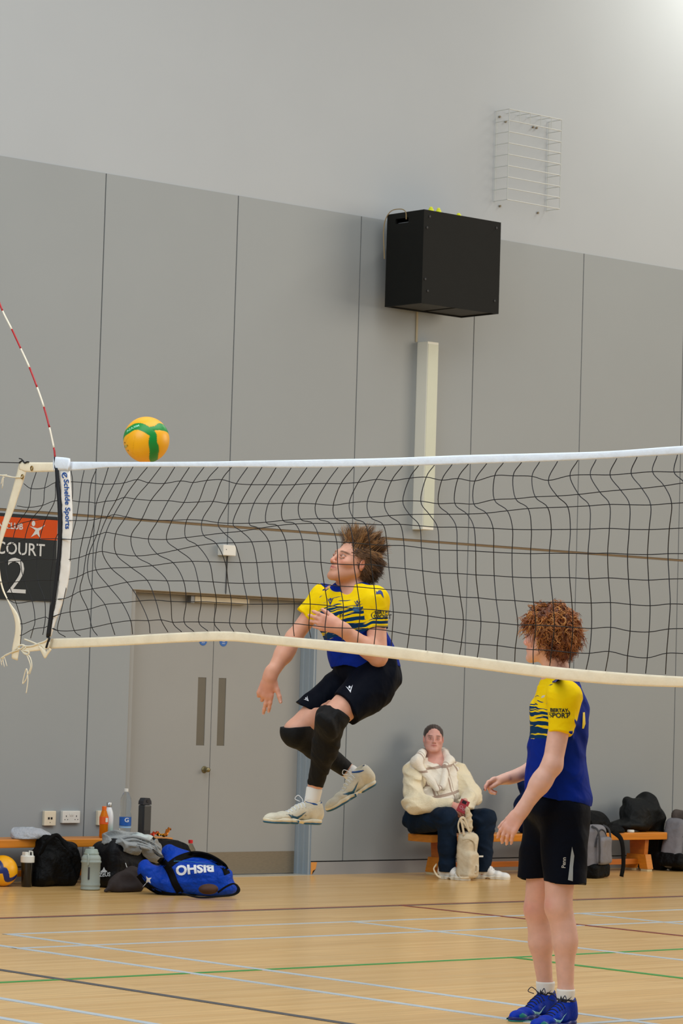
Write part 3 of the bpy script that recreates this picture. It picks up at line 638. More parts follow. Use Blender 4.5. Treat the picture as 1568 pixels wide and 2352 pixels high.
# ================================================================== SOFT FORMS (distance fields turned into meshes)
class Vol:
    def __init__(s, xs, ys, zs):
        s.x, s.y, s.z = [np.asarray(a, np.float32) for a in (xs, ys, zs)]
        s.g = np.full((len(s.x), len(s.y), len(s.z)), .06, np.float32)
        s.h = float(np.median(np.diff(s.z)))
    def sub(s, lo, hi):
        i = [np.searchsorted(a, v) for a, v in ((s.x, lo[0]), (s.y, lo[1]), (s.z, lo[2]))]
        j = [np.searchsorted(a, v) for a, v in ((s.x, hi[0]), (s.y, hi[1]), (s.z, hi[2]))]
        sl = tuple(slice(a, b) for a, b in zip(i, j))
        if any(b <= a for a, b in zip(i, j)): return None, None
        return sl, (s.x[sl[0]][:, None, None], s.y[sl[1]][None, :, None], s.z[sl[2]][None, None, :])
    def add(s, pr, k=0.0):
        f, lo, hi = pr; pad = max(k, .012)+.012
        sl, P = s.sub(lo-pad, hi+pad)
        if sl is None: return s
        d = f(*P); a = s.g[sl]
        if k > 0:
            h = np.maximum(k-np.abs(a-d), 0)/k; s.g[sl] = np.minimum(a, d)-h*h*k*.25
        else: s.g[sl] = np.minimum(a, d)
        return s
    def cut(s, pr, k=0.0):
        f, lo, hi = pr; pad = k+.004
        sl, P = s.sub(lo-pad, hi+pad)
        if sl is None: return s
        d = -f(*P); a = s.g[sl]
        if k > 0:
            h = np.maximum(k-np.abs(a-d), 0)/k; s.g[sl] = np.maximum(a, d)+h*h*k*.25
        else: s.g[sl] = np.maximum(a, d)
        return s
    def plane(s, p, n, lo=None, hi=None, k=0.0, fn=None):
        """keep the side n points away from; optional box limits"""
        lo = np.array([-99]*3) if lo is None else lo; hi = np.array([999]*3) if hi is None else hi
        sl, P = s.sub(lo, hi)
        if sl is None: return s
        d = (P[0]-p[0])*n[0]+(P[1]-p[1])*n[1]+(P[2]-p[2])*n[2]
        if fn is not None: d = d+fn(*P)
        s.g[sl] = np.maximum(s.g[sl], d.astype(np.float32)); return s
    def warp(s, fn, lo=None, hi=None):
        lo = np.array([-99]*3) if lo is None else lo; hi = np.array([999]*3) if hi is None else hi
        sl, P = s.sub(lo, hi)
        if sl is None: return s
        s.g[sl] = s.g[sl]+fn(*P).astype(np.float32); return s
    def empty(s): return Vol(s.x, s.y, s.z)
    def merge(s, o, k=0.0):
        if k > 0:
            h = np.maximum(k-np.abs(s.g-o.g), 0)/k; s.g = np.minimum(s.g, o.g)-h*h*k*.25
        else: s.g = np.minimum(s.g, o.g)
        return s
    def mesh(s):
        g = s.g; n = np.array(g.shape)
        ins = g < 0
        c = np.zeros(n-1, np.int8)
        for i in (0, 1):
            for j in (0, 1):
                for k in (0, 1): c += ins[i:n[0]-1+i, j:n[1]-1+j, k:n[2]-1+k]
        act = (c > 0) & (c < 8)
        I = np.argwhere(act); flat = np.flatnonzero(act); dims = n-1
        X = [s.x.astype(np.float64), s.y.astype(np.float64), s.z.astype(np.float64)]
        acc = np.zeros((len(I), 3)); cnt = np.zeros(len(I))
        cor = {}
        for i in (0, 1):
            for j in (0, 1):
                for k in (0, 1): cor[(i, j, k)] = g[I[:, 0]+i, I[:, 1]+j, I[:, 2]+k].astype(np.float64)
        for ax in range(3):
            for u_ in (0, 1):
                for v_ in (0, 1):
                    a = [0, 0, 0]; o_ = [q for q in range(3) if q != ax]; a[o_[0]] = u_; a[o_[1]] = v_; b = list(a); b[ax] = 1
                    A, B = cor[tuple(a)], cor[tuple(b)]; m = (A < 0) != (B < 0)
                    t = A[m]/(A[m]-B[m]); idx = I[m]
                    for q in range(3):
                        p0 = X[q][idx[:, q]+a[q]]
                        if q == ax: p0 = p0+t*(X[q][idx[:, q]+1]-p0)
                        acc[m, q] += p0
                    cnt[m] += 1
        V = acc/cnt[:, None]
        quads = []
        for ax in range(3):
            sl0 = [slice(1, -1)]*3; sl1 = [slice(1, -1)]*3; sl0[ax] = slice(0, n[ax]-1); sl1[ax] = slice(1, n[ax])
            a = ins[tuple(sl0)]; b = ins[tuple(sl1)]
            for sgn in (0, 1):
                E = np.argwhere((a & ~b) if sgn == 0 else (~a & b))
                if not len(E): continue
                base = E.copy(); o_ = [q for q in range(3) if q != ax]; base[:, o_[0]] += 1; base[:, o_[1]] += 1
                cells = []
                for du, dv in ((-1, -1), (0, -1), (0, 0), (-1, 0)):
                    q = base.copy(); q[:, o_[0]] += du; q[:, o_[1]] += dv
                    cells.append(np.searchsorted(flat, np.ravel_multi_index((q[:, 0], q[:, 1], q[:, 2]), dims)))
                Q = np.stack(cells, 1)
                if (sgn == 1) != (ax == 1): Q = Q[:, ::-1]
                quads.append(Q)
        return V, np.concatenate(quads)
    def build(s, name, m, parent, col=None, tuv=None, **kw):
        V, Q = s.mesh(); at_ = {}
        if col is not None: at_['Col'] = ('FLOAT_COLOR', col(V))
        if tuv is not None:
            for k_, f_ in tuv.items(): at_[k_] = ('FLOAT_VECTOR', f_(V))
        o = mkobj(name, V, Q, m, parent, smooth=True, attrs=at_, **kw); o_V[o.name] = (V, Q); return o
o_V = {}
def bvh_of(o):
    V, Q = o_V[o.name]; return BVHTree.FromPolygons([tuple(v) for v in V], Q.tolist())
def axis_pts(lo, hi, h, fine=()):
    """sample positions, finer inside the given (lo, hi, h) spans"""
    out = [lo]
    while out[-1] < hi:
        st = h
        for a, b, q in fine:
            if a <= out[-1] <= b: st = min(st, q)
        out.append(out[-1]+st)
    return np.array(out)
def cap(a, b, ra, rb=None, n=None, s=1.0):
    """tapered capsule; n,s: squeezed to s of its radius along direction n"""
    a = np.asarray(a, float); b = np.asarray(b, float); rb = ra if rb is None else rb
    R = max(ra, rb); lo = np.minimum(a, b)-R; hi = np.maximum(a, b)+R
    if n is not None: n = nrm(n)
    def f(x, y, z):
        px_, py_, pz_ = x-a[0], y-a[1], z-a[2]; ba = b-a
        if n is not None:
            e = 1/s-1; c = (px_*n[0]+py_*n[1]+pz_*n[2])*e; px_, py_, pz_ = px_+c*n[0], py_+c*n[1], pz_+c*n[2]
            ba = ba+n*(ba@n)*e
        t = np.clip((px_*ba[0]+py_*ba[1]+pz_*ba[2])/max(ba@ba, 1e-9), 0, 1)
        d = np.sqrt((px_-t*ba[0])**2+(py_-t*ba[1])**2+(pz_-t*ba[2])**2)-(ra+(rb-ra)*t)
        return (d*(1 if n is None else (s+1)/2)).astype(np.float32)
    return f, lo, hi
def ell(c, r, Rm=None):
    """ellipsoid, rows of Rm = its axes"""
    c = np.asarray(c, float); r = np.asarray(r, float); Rm = np.eye(3) if Rm is None else np.asarray(Rm, float)
    ext = np.sqrt(((Rm*r[:, None])**2).sum(0)); lo = c-ext; hi = c+ext
    def f(x, y, z):
        p = [x-c[0], y-c[1], z-c[2]]; k0 = 0; k1 = 0
        for i in range(3):
            q = p[0]*Rm[i][0]+p[1]*Rm[i][1]+p[2]*Rm[i][2]; k0 = k0+(q/r[i])**2; k1 = k1+(q/r[i]**2)**2
        k0 = np.sqrt(k0); k1 = np.sqrt(k1)+1e-6
        return (k0*(k0-1)/k1).astype(np.float32)
    return f, lo, hi
def rbox(c, hs, rad, Rm=None):
    c = np.asarray(c, float); hs = np.asarray(hs, float); Rm = np.eye(3) if Rm is None else np.asarray(Rm, float)
    ext = (np.abs(Rm)*hs[:, None]).sum(0); lo = c-ext; hi = c+ext
    def f(x, y, z):
        p = [x-c[0], y-c[1], z-c[2]]; q = [np.abs(p[0]*Rm[i][0]+p[1]*Rm[i][1]+p[2]*Rm[i][2])-(hs[i]-rad) for i in range(3)]
        o = np.sqrt(sum(np.maximum(a, 0)**2 for a in q)); return (o+np.minimum(np.maximum(np.maximum(q[0], q[1]), q[2]), 0)-rad).astype(np.float32)
    return f, lo, hi
def grow(pr, e):
    f, lo, hi = pr; return (lambda x, y, z: f(x, y, z)-e), lo-e, hi+e
def frame(fwd, up):
    """rows: left, forward, up"""
    fwd = nrm(fwd); up = np.array(up, float); up = nrm(up-fwd*(up@fwd)); return np.array([np.cross(up, fwd), fwd, up])
def folds(seed, amp, sc, dirn=(0, 0, 1), st=3.0):
    """cloth-like creases running across dirn"""
    rg = np.random.RandomState(seed); dirn = nrm(dirn); W = []
    for _ in range(7):
        v = rg.normal(size=3); v = v-dirn*(v@dirn)*.0; v = nrm(v+dirn*st*rg.choice([-1, 1])*.5); W.append((v*sc*rg.uniform(.6, 1.7), rg.uniform(0, 6.28), rg.uniform(.5, 1)))
    w2 = [(rg.normal(size=3)*sc*.35, rg.uniform(0, 6.28)) for _ in range(3)]
    W3 = [(nrm(rg.normal(size=3))*sc*rg.uniform(2.0, 3.2), rg.uniform(0, 6.28)) for _ in range(4)]
    def f(x, y, z):
        p = sum(np.sin(x*a[0]+y*a[1]+z*a[2]+b) for a, b in w2)*1.3; o = 0
        for a, b, c in W: o = o+c*(np.abs(np.sin((x*a[0]+y*a[1]+z*a[2])*.5+b+p))-.64)
        for a, b in W3: o = o+.28*(np.abs(np.sin((x*a[0]+y*a[1]+z*a[2])*.5+b+p*1.7))-.64)
        return o*amp*.6
    return f

# ------------------------------------------------------------------ skin, heads, hands
m_skin = mat('skin', (220, 170, 150), .5, var=.05, vscale=30, attr=True, bump=.04, bscale=140, spec=.35)
for m_ in (m_skin,):
    b_ = m_.node_tree.nodes['Principled BSDF']; b_.inputs['Subsurface Weight'].default_value = .12; b_.inputs['Subsurface Radius'].default_value = (.02, .008, .004); b_.inputs['Subsurface Scale'].default_value = .5
def head(v, c, Fr, sc=1.0, wide=1.0, jaw=1.0):
    """adds a head to the field; Fr rows left, forward, up"""
    L = lambda x, y, z: np.array(c)+(Fr[0]*x*wide+Fr[1]*y+Fr[2]*z)*sc
    E = lambda p, r, k: v.add(ell(L(*p), np.array([r[0]*wide, r[1], r[2]])*sc, Fr), k)
    C_ = lambda a, b, ra, rb, k: v.add(cap(L(*a), L(*b), ra*sc, rb*sc), k)
    E((0, -.018, .036), (.075, .096, .086), .01)
    E((0, .028, -.022), (.061*jaw, .062, .082), .03)
    E((0, .044, -.072), (.044*jaw, .044, .034), .03)
    for s_ in (-1, 1):
        C_((s_*.056, -.004, -.05), (s_*.02, .074, -.098), .018*jaw, .014, .03)
        E((s_*.042, .056, -.022), (.022, .026, .02), .02)
    C_((-.009, .082, -.1), (.009, .082, -.1), .0145, .0145, .02)
    C_((-.03, .079, .022), (.03, .079, .022), .013, .013, .018)
    for s_ in (-1, 1): v.cut(ell(L(s_*.032, .102, .0), np.array([.019, .018, .012])*sc, Fr), .012*sc)
    C_((0, .088, .012), (0, .108, -.026), .0075, .0085, .014)
    E((0, .108, -.031), (.0105, .011, .009), .008)
    for s_ in (-1, 1): E((s_*.0125, .099, -.036), (.0075, .011, .0075), .006)
    E((0, .086, -.06), (.026, .014, .018), .012)
    C_((-.021, .087, -.0585), (0, .0985, -.0555), .004, .0058, .004); C_((.021, .087, -.0585), (0, .0985, -.0555), .004, .0058, .004)
    C_((-.019, .086, -.0635), (0, .096, -.0672), .004, .0068, .004); C_((.019, .086, -.0635), (0, .096, -.0672), .004, .0068, .004)
    v.cut(cap(L(-.021, .093, -.0608), L(.021, .093, -.0608), .0016*sc), .003*sc)
    for s_ in (-1, 1):
        C_((s_*.018, .087, .001), (s_*.032, .0935, .0062), .0032, .0036, .004); C_((s_*.032, .0935, .0062), (s_*.046, .082, .0005), .0036, .0032, .004)
        C_((s_*.019, .087, -.003), (s_*.032, .0915, -.0066), .0028, .0032, .004); C_((s_*.032, .0915, -.0066), (s_*.046, .082, -.002), .0032, .0028, .004)
        Re = np.array([nrm(Fr[0]*s_*.94+Fr[1]*-.34), nrm(Fr[1]*.94+Fr[0]*s_*.34), Fr[2]])
        v.add(ell(L(s_*.079, -.012, -.004), np.array([.008, .019, .031])*sc, Re), .008)
        v.cut(ell(L(s_*.090, -.006, -.002), np.array([.008, .010, .017])*sc, Re), .005)
    return L
def face_col(V, c, Fr, sc, base, lip, brow, stubble=None, blush=.5, wide=1.0):
    """local painted colours: lips, brows, stubble, blush"""
    P = (V-np.array(c))@Fr.T/sc; P[:, 0] /= wide
    col = np.tile(np.array(lin(base)), (len(V), 1))
    def mix(w, rgb):
        w = np.clip(w, 0, 1)[:, None]; col[:] = col*(1-w)+np.array(lin(rgb))*w
    near = (np.abs(P) < .16).all(1).astype(float); x, y, z = P[:, 0], P[:, 1], P[:, 2]; ax = np.abs(x)
    red = (base[0], int(base[1]*.78), int(base[2]*.76))
    mix(near*blush*np.exp(-((ax-.045)/.018)**2-((z+.028)/.02)**2)*(y > .03), red)
    mix(near*blush*.9*np.exp(-(x/.016)**2-((z+.03)/.014)**2)*(y > .09), red)
    mix(near*blush*np.clip((ax-.073)/.006, 0, 1)*(z > -.05)*(z < .04), red)
    if stubble is not None:
        jw = np.clip((-.034-z+ax*.28)/.02, 0, 1)*np.clip((y+.02)/.03, 0, 1); jw = jw*(1-np.exp(-(ax/.024)**2-((z+.062)/.009)**2))
        mix(near*jw*.5, stubble)
    mix(near*(np.exp(-((ax/.023)**4)-((z+.061)/.0075)**4))*(y > .078), lip)
    mix(near*.7*(np.exp(-((ax/.021)**4)-((z+.0608)/.0014)**2))*(y > .078), (90, 40, 36))  # shade of the groove between the lips, painted as a dark line
    bz = .0235+.10*np.minimum(0, .034-ax)-.06*np.maximum(0, .02-ax)
    mix(near*.85*np.exp(-((z-bz)/.0045)**4-((ax-.034)/.019)**6)*(y > .055), brow)
    mix(near*.85*np.exp(-((ax-.033)/.016)**4-((z-.0058+.0)/.0026)**2)*(y > .07), (58, 36, 30))
    mix(near*.3*np.exp(-((ax-.033)/.02)**4-((z+.009)/.006)**2)*(y > .06), (150, 92, 80))
    mix(near*.8*np.exp(-((ax-.0095)/.0032)**2-((z+.0405)/.0026)**2)*(y > .085), (110, 50, 40))
    return col
def eyes(c, Fr, sc, gaze, iris, parent, wide=1.0):
    L = lambda x, y, z: np.array(c)+(Fr[0]*x*wide+Fr[1]*y+Fr[2]*z)*sc
    m_e = mat('eye_white', (196, 184, 176), .25, var=.01)
    for s_ in (-1, 1):
        o = L(s_*.032, .0800, -.0005); bm = bmesh.new(); bmesh.ops.create_uvsphere(bm, u_segments=18, v_segments=12, radius=.0118*sc)
        V = np.array([v.co[:] for v in bm.verts])+o; Fc = [[v.index for v in f.verts] for f in bm.faces]; bm.free()
        e = mkobj('eye', V, Fc, m_e, parent, smooth=True)
        g_ = nrm(gaze); R3 = frame(nrm(np.cross(g_, Fr[2])), g_)
        MB().lathe([(.0068*sc, .0097*sc), (.0064*sc, .0106*sc), (.0032*sc, .0121*sc), (.0003, .0124*sc)], o, 16, R3).build('iris', mat('iris_'+iris[0], iris[1], .2, var=.1, vscale=300), e, smooth=True)
        MB().lathe([(.0030*sc, .0123*sc), (.0003, .0127*sc)], o, 12, R3).build('pupil', m_blk, e)
def hand(v, wrist, fdir, back, side, curl=(.5, .5, .5, .5), spread=.06, sc=1.0, thumb=None, tcurl=.3, k=.006, palm_r=1.0):
    """fdir: towards the knuckles, back: out of the back of the hand, side: towards the thumb. returns finger tips"""
    fd = nrm(fdir); bk = np.array(back, float); bk = nrm(bk-fd*(bk@fd)); sd = np.cross(fd, bk); sd = sd*(1 if sd@np.asarray(side) > 0 else -1)
    W = np.array(wrist, float); P = lambda a, b, c: W+(fd*a+sd*b+bk*c)*sc
    v.add(cap(P(-.03, 0, 0), P(.005, 0, 0), .0260*sc, .0240*sc, bk, .84), .02); v.add(cap(P(-.012, 0, 0), P(.03, .004, 0), .024*sc, .029*sc, bk, .66), .02)
    v.add(cap(P(.035, -.018, 0), P(.078, -.028, 0), .017*sc, .0135*sc, bk, .8), .014); v.add(cap(P(.035, .01, 0), P(.082, .02, 0), .02*sc, .0145*sc, bk, .8), .014)
    v.add(cap(P(.03, .0, 0), P(.084, -.004, .001), .02*sc, .0145*sc, bk, .8), .014)
    v.add(cap(P(.02, .022, -.008), P(.05, .028, -.01), .015*sc, .013*sc), .014)
    tips = []; names = []
    for i, (off, ln, r) in enumerate(((.0285, .076, .0088), (.0095, .085, .0090), (-.0095, .078, .0085), (-.028, .062, .0076))):
        cu = curl[i]; ang = spread*(1.5-i); d = nrm(fd*math.cos(ang)+sd*math.sin(ang)); p = P(.082-abs(off-.005)*.28, off, .001); a = 0.0
        q = p
        for j, (fr, add) in enumerate(((.46, .75), (.31, 1.1), (.23, .8))):
            a += cu*add; dd = d*math.cos(a)-bk*math.sin(a); e = q+dd*ln*fr*sc
            v.add(cap(q, e, r*sc*(1-.06*j), r*sc*(.95-.08*j)), k if j else .009); q = e
        tips.append((q, dd, r*sc*.8))
    td = thumb if thumb is not None else nrm(fd*.75+sd*.75-bk*.35); td = nrm(td)
    t0 = P(.022, .026, -.006); t1 = t0+td*.034*sc; ax = nrm(np.cross(td, sd)+1e-6)
    td2 = nrm(td+fd*tcurl); t2 = t1+td2*.031*sc; t3 = t2+nrm(td2+fd*tcurl*.6)*.024*sc
    v.add(cap(t0, t1, .0145*sc, .0112*sc), .012); v.add(cap(t1, t2, .0108*sc, .0098*sc), k); v.add(cap(t2, t3, .0098*sc, .0082*sc), k)
    tips.append((t3, nrm(t3-t2), .009*sc))
    return tips
def nails(tips, bk, parent, m, sc=1.0):
    for (q, d, r) in tips:
        n_ = np.array(bk, float); n_ = nrm(n_-d*(n_@d)); s_ = np.cross(d, n_)
        c_ = q+n_*r*.86+d*.001
        P = [c_+d*(.0055*math.cos(a))*sc+s_*(.0042*math.sin(a))*sc-n_*.0011*abs(math.sin(a)) for a in np.linspace(0, 2*math.pi, 9)[:-1]]
        MB().add(P+[p+n_*.0012 for p in P], [tuple(range(8))[::-1], tuple(range(8, 16))]+[(i, (i+1) % 8, 8+(i+1) % 8, 8+i) for i in range(8)]).build('fingernail', m, parent)
def strands(name, lines, m, parent, sides=4, attrs_col=None, **kw):
    """many thin tapering tubes as one mesh; lines: (points, radii, colour)"""
    V = []; Fc = []; C_ = []; n = 0
    for P, r, c in lines:
        P = np.asarray(P); k = len(P); T = np.gradient(P, axis=0); T /= np.linalg.norm(T, axis=1)[:, None]+1e-9
        up = np.array([.3, .2, .93]); B = np.cross(T, up); B /= np.linalg.norm(B, axis=1)[:, None]+1e-9; N_ = np.cross(B, T)
        r = np.broadcast_to(r, (k,))
        for a in range(sides):
            an = 2*math.pi*a/sides; V.append(P+(B*math.cos(an)+N_*math.sin(an))*r[:, None])
        idx = n+np.arange(sides*k).reshape(sides, k); n += sides*k
        for a in range(sides):
            b_ = (a+1) % sides; Fc.append(np.stack([idx[a, :-1], idx[a, 1:], idx[b_, 1:], idx[b_, :-1]], 1))
        C_.append(np.tile(lin(c), (sides*k, 1)))
    return mkobj(name, np.concatenate(V), np.concatenate(Fc), m, parent, smooth=True, attrs={'Col': ('FLOAT_COLOR', np.concatenate(C_))}, **kw)
m_hair = mat('hair', (120, 70, 40), .45, var=.12, vscale=60, attr=True, sheen=.1, spec=.35)

# ------------------------------------------------------------------ team kit
def kit_mat(name, back_blue):
    """yellow over blue with brush strokes between; tuv = (left, forward, up) on the torso, kit.x > 0 on the sleeves"""
    m = bpy.data.materials.new(name); m.use_nodes = True; nt = m.node_tree; N = nt.nodes; L = nt.links; b = N['Principled BSDF']
    b.inputs['Roughness'].default_value = .7; b.inputs['Specular IOR Level'].default_value = .12
    def math_(op, a, b2=None, c=None):
        n = N.new('ShaderNodeMath'); n.operation = op
        for i, x in enumerate((a, b2, c)):
            if x is None: continue
            if isinstance(x, (int, float)): n.inputs[i].default_value = x
            else: L.new(x, n.inputs[i])
        return n.outputs[0]
    at_ = N.new('ShaderNodeAttribute'); at_.attribute_name = 'tuv'; s1 = N.new('ShaderNodeSeparateXYZ'); L.new(at_.outputs['Vector'], s1.inputs[0])
    ak = N.new('ShaderNodeAttribute'); ak.attribute_name = 'kit'; s2 = N.new('ShaderNodeSeparateXYZ'); L.new(ak.outputs['Vector'], s2.inputs[0])
    u_, f_, z_ = s1.outputs; slv, yoke, _ = s2.outputs
    def noise(sx, sy, seed, det=3, rough=.6):
        mp = N.new('ShaderNodeCombineXYZ'); L.new(math_('MULTIPLY', u_, sx), mp.inputs[0]); L.new(math_('MULTIPLY', z_, sy), mp.inputs[1]); mp.inputs[2].default_value = seed
        n = N.new('ShaderNodeTexNoise'); n.inputs['Scale'].default_value = 1; n.inputs['Detail'].default_value = det; n.inputs['Roughness'].default_value = rough; L.new(mp.outputs[0], n.inputs['Vector']); return n.outputs[0]
    zw = math_('ADD', z_, math_('MULTIPLY', math_('SUBTRACT', noise(9, 6, 3.1, 1), .5), .045))
    mp = N.new('ShaderNodeCombineXYZ'); L.new(math_('MULTIPLY', u_, 5.0), mp.inputs[0]); L.new(math_('MULTIPLY', zw, 78.0), mp.inputs[1]); mp.inputs[2].default_value = 4.7
    n = N.new('ShaderNodeTexNoise'); n.inputs['Scale'].default_value = 1; n.inputs['Detail'].default_value = 2; L.new(mp.outputs[0], n.inputs['Vector'])
    # threshold grows stricter towards the top: few strokes high on the chest, solid at the bottom
    mr = N.new('ShaderNodeMapRange'); mr.inputs['From Min'].default_value = -.05; mr.inputs['From Max'].default_value = .13; mr.inputs['To Min'].default_value = .40; mr.inputs['To Max'].default_value = .585
    L.new(z_, mr.inputs[0])
    gr = math_('ADD', math_('MULTIPLY', math_('SUBTRACT', n.outputs[0], mr.outputs[0]), 30.0), .5)
    solid = math_('MULTIPLY', math_('SUBTRACT', -.048, math_('ADD', z_, math_('MULTIPLY', math_('SUBTRACT', noise(11, 40, 9.2, 3), .5), .04))), 400.0)
    hi_ = math_('GREATER_THAN', z_, .235)
    strokes = math_('MULTIPLY', math_('MINIMUM', math_('MAXIMUM', gr, 0.0), 1.0), math_('SUBTRACT', 1.0, hi_))
    solidc = math_('MINIMUM', math_('MAXIMUM', solid, 0.0), 1.0)
    front = math_('MINIMUM', math_('MAXIMUM', math_('MULTIPLY', math_('ADD', f_, .0-.028 if back_blue else .5), 300.0), 0.0), 1.0)
    ysel = math_('MULTIPLY', math_('SUBTRACT', 1.0, strokes), math_('SUBTRACT', 1.0, solidc)); ysel = math_('MULTIPLY', ysel, front)
    sl = math_('MINIMUM', math_('MAXIMUM', math_('MULTIPLY', slv, 700.0), 0.0), 1.0); yk = math_('MINIMUM', math_('MAXIMUM', math_('MULTIPLY', yoke, 700.0), 0.0), 1.0)
    ysel = math_('MAXIMUM', ysel, sl); ysel = math_('MULTIPLY', ysel, math_('SUBTRACT', 1.0, yk))
    strokes = math_('MULTIPLY', strokes, front); blue = N.new('ShaderNodeMix'); blue.data_type = 'RGBA'; L.new(math_('MULTIPLY', strokes, math_('SUBTRACT', 1.0, solidc)), blue.inputs[0])
    blue.inputs[6].default_value = (*lin((0, 36, 136)), 1); blue.inputs[7].default_value = (*lin((4, 54, 96)), 1)
    mx = N.new('ShaderNodeMix'); mx.data_type = 'RGBA'; L.new(ysel, mx.inputs[0]); L.new(blue.outputs[2], mx.inputs[6]); mx.inputs[7].default_value = (*lin((248, 212, 0)), 1)
    L.new(mx.outputs[2], b.inputs['Base Color'])
    tc = N.new('ShaderNodeTexCoord'); n2 = N.new('ShaderNodeTexNoise'); n2.inputs['Scale'].default_value = 9; n2.inputs['Detail'].default_value = 2; n2.inputs['Distortion'].default_value = 1.2
    L.new(tc.outputs['Object'], n2.inputs['Vector']); bp = N.new('ShaderNodeBump'); bp.inputs['Strength'].default_value = .5; bp.inputs['Distance'].default_value = .02
    L.new(n2.outputs[0], bp.inputs['Height']); L.new(bp.outputs[0], b.inputs['Normal'])
    return m
m_short = mat('navy_shorts_cloth', (4, 9, 22), .65, var=.1, vscale=5, bump=.5, bscale=9, bumpd=.004, spec=.08)
m_sock = mat('white_cotton', (232, 228, 218), .85, var=.03, bump=.12, bscale=300, bumpd=.0006)
m_lace_w = mat('white_lace', (232, 232, 232), .7); m_lace_b = mat('navy_lace', (10, 18, 50), .7)
def shoe(parent, heel, toe, up, sc, mats, name='shoe', ln=None, loops=True, laces=None, collar=None, tabs=False, high=0.0):
    """trainer between the back of the heel and the tip of the toe, at sole level. mats: upper, sole, accent. collar: ankle position"""
    heel = np.array(heel, float); toe = np.array(toe, float); fd = nrm(toe-heel); up = np.array(up, float); up = nrm(up-fd*(up@fd)); sd = np.cross(fd, up)
    Ln = np.linalg.norm(toe-heel); P = lambda a, b, c: heel+fd*a*Ln+sd*b*sc+up*c*sc
    Rm = np.array([sd, fd, up])
    allp = np.array([P(-.05, 0, 0), P(1.05, 0, 0)]); lo = allp.min(0)-.14; hi = allp.max(0)+.14; hgrid = .0032
    g = lambda: Vol(np.arange(lo[0], hi[0], hgrid), np.arange(lo[1], hi[1], hgrid), np.arange(lo[2], hi[2], hgrid))
    v = g()
    pts = [(.12, .036, .048, .05), (.3, .034, .040, .048), (.5, .037, .032, .040), (.7, .042, .026, .031), (.86, .036, .022, .024), (.93, .028, .02, .02)]
    for (a, w_, h_, c_) in pts: v.add(ell(P(a, 0, c_), np.array([w_*sc, .12*Ln, h_*sc]), Rm), .02)
    v.add(cap(P(.1, 0, .05), P(.15, 0, .085+high), .039*sc, .040*sc), .02); v.add(cap(P(.15, 0, .08+high*.6), P(.42, 0, .066), .034*sc, .025*sc), .025)
    v.cut(ell(P(.17, 0, .124+high*1.1), np.array([.034*sc, .125*Ln, .042*sc]), Rm), .006)
    v.plane(P(0, 0, .014), -up)
    u_o = v.build(name+'_upper', mats[0], parent)
    s_ = g()
    for (a, w_, h_, c_) in pts:
        c_ = .016; s_.add(ell(P(a, 0, c_), np.array([(w_+.006)*sc, .125*Ln, .021*sc]), Rm), .02)
    s_.plane(P(0, 0, .0), -up); s_.plane(P(0, 0, .024), up, fn=lambda x, y, z: -.006*np.sin(((x-heel[0])*fd[0]+(y-heel[1])*fd[1]+(z-heel[2])*fd[2])*40))
    s_.cut(cap(P(.42, -.08, -.004), P(.42, .08, -.004), .012*sc), .01)
    so = s_.build(name+'_sole', mats[1], parent)
    V_, Q_ = o_V[so.name]
    t_ = g()
    for (a, w_, h_, c_) in pts: t_.add(ell(P(a, 0, .006), np.array([(w_+.0065)*sc, .127*Ln, .013*sc]), Rm), .02)
    t_.plane(P(0, 0, -.002), -up); t_.plane(P(0, 0, .007), up); t_.cut(cap(P(.42, -.08, -.002), P(.42, .08, -.002), .016*sc), .01)
    t_.build(name+'_outsole', mats[2], parent)
    bv = bvh_of(u_o)
    def surf(a, b, c, out):
        p = P(a, b, c); d = nrm(out); h_ = bv.ray_cast(Vector(p+d*.08), Vector(-d), .2); return (np.array(h_[0])+d*.0015) if h_[0] is not None else p
    # collar lining, tongue, laces
    rim = []
    for a_ in np.linspace(0, 2*math.pi, 22, endpoint=False):
        dd = sd*math.cos(a_)*.0365*sc+fd*math.sin(a_)*.130*Ln; rim.append(P(.168, 0, .094+high)+dd+up*(.012*max(0, -math.sin(a_))+.01*max(0, math.sin(a_)))*sc)
    MB().tube(rim, .0058*sc, 7, closed=True).build('collar_rim', mats[3] if len(mats) > 3 else mats[2], parent, smooth=True)
    ml = laces
    if ml is not None:
        for j in range(6):
            a = .36+.055*j; w_ = .019
            q = [surf(a, x, .05, up+sd*x*20) for x in (-w_, -w_*.5, 0, w_*.5, w_)]
            MB().tube(crom(q, 3), .0024*sc, 6).build('lace', ml, parent, smooth=True)
        for s2 in ((-1, 1) if loops else ()):
            q0 = surf(.345, .004*s2, .07, up); q = [q0, q0+up*.016+sd*s2*.012, q0+up*.03+sd*s2*.03+fd*.012, q0+up*.012+sd*s2*.042+fd*.02, q0+up*.002+sd*s2*.02+fd*.006]
            MB().tube(crom(q, 5), .0019*sc, 6).build('lace', ml, parent, smooth=True)
    if tabs:
        MB().box((-.010*sc, -.004, -.012), (.010*sc, .004, .032*sc), Rm, P(.035, 0, .098+high), bev=.003).build('heel_tab', mats[3], parent)
        MB().box((-.016*sc, -.004, -.02), (.016*sc, .004, .032*sc), np.array([sd, nrm(fd*.9+up*.35), nrm(up*.9-fd*.35)]), P(.31, 0, .095+high), bev=.003).build('tongue', mats[3], parent)
    return P, surf, sd, fd, up
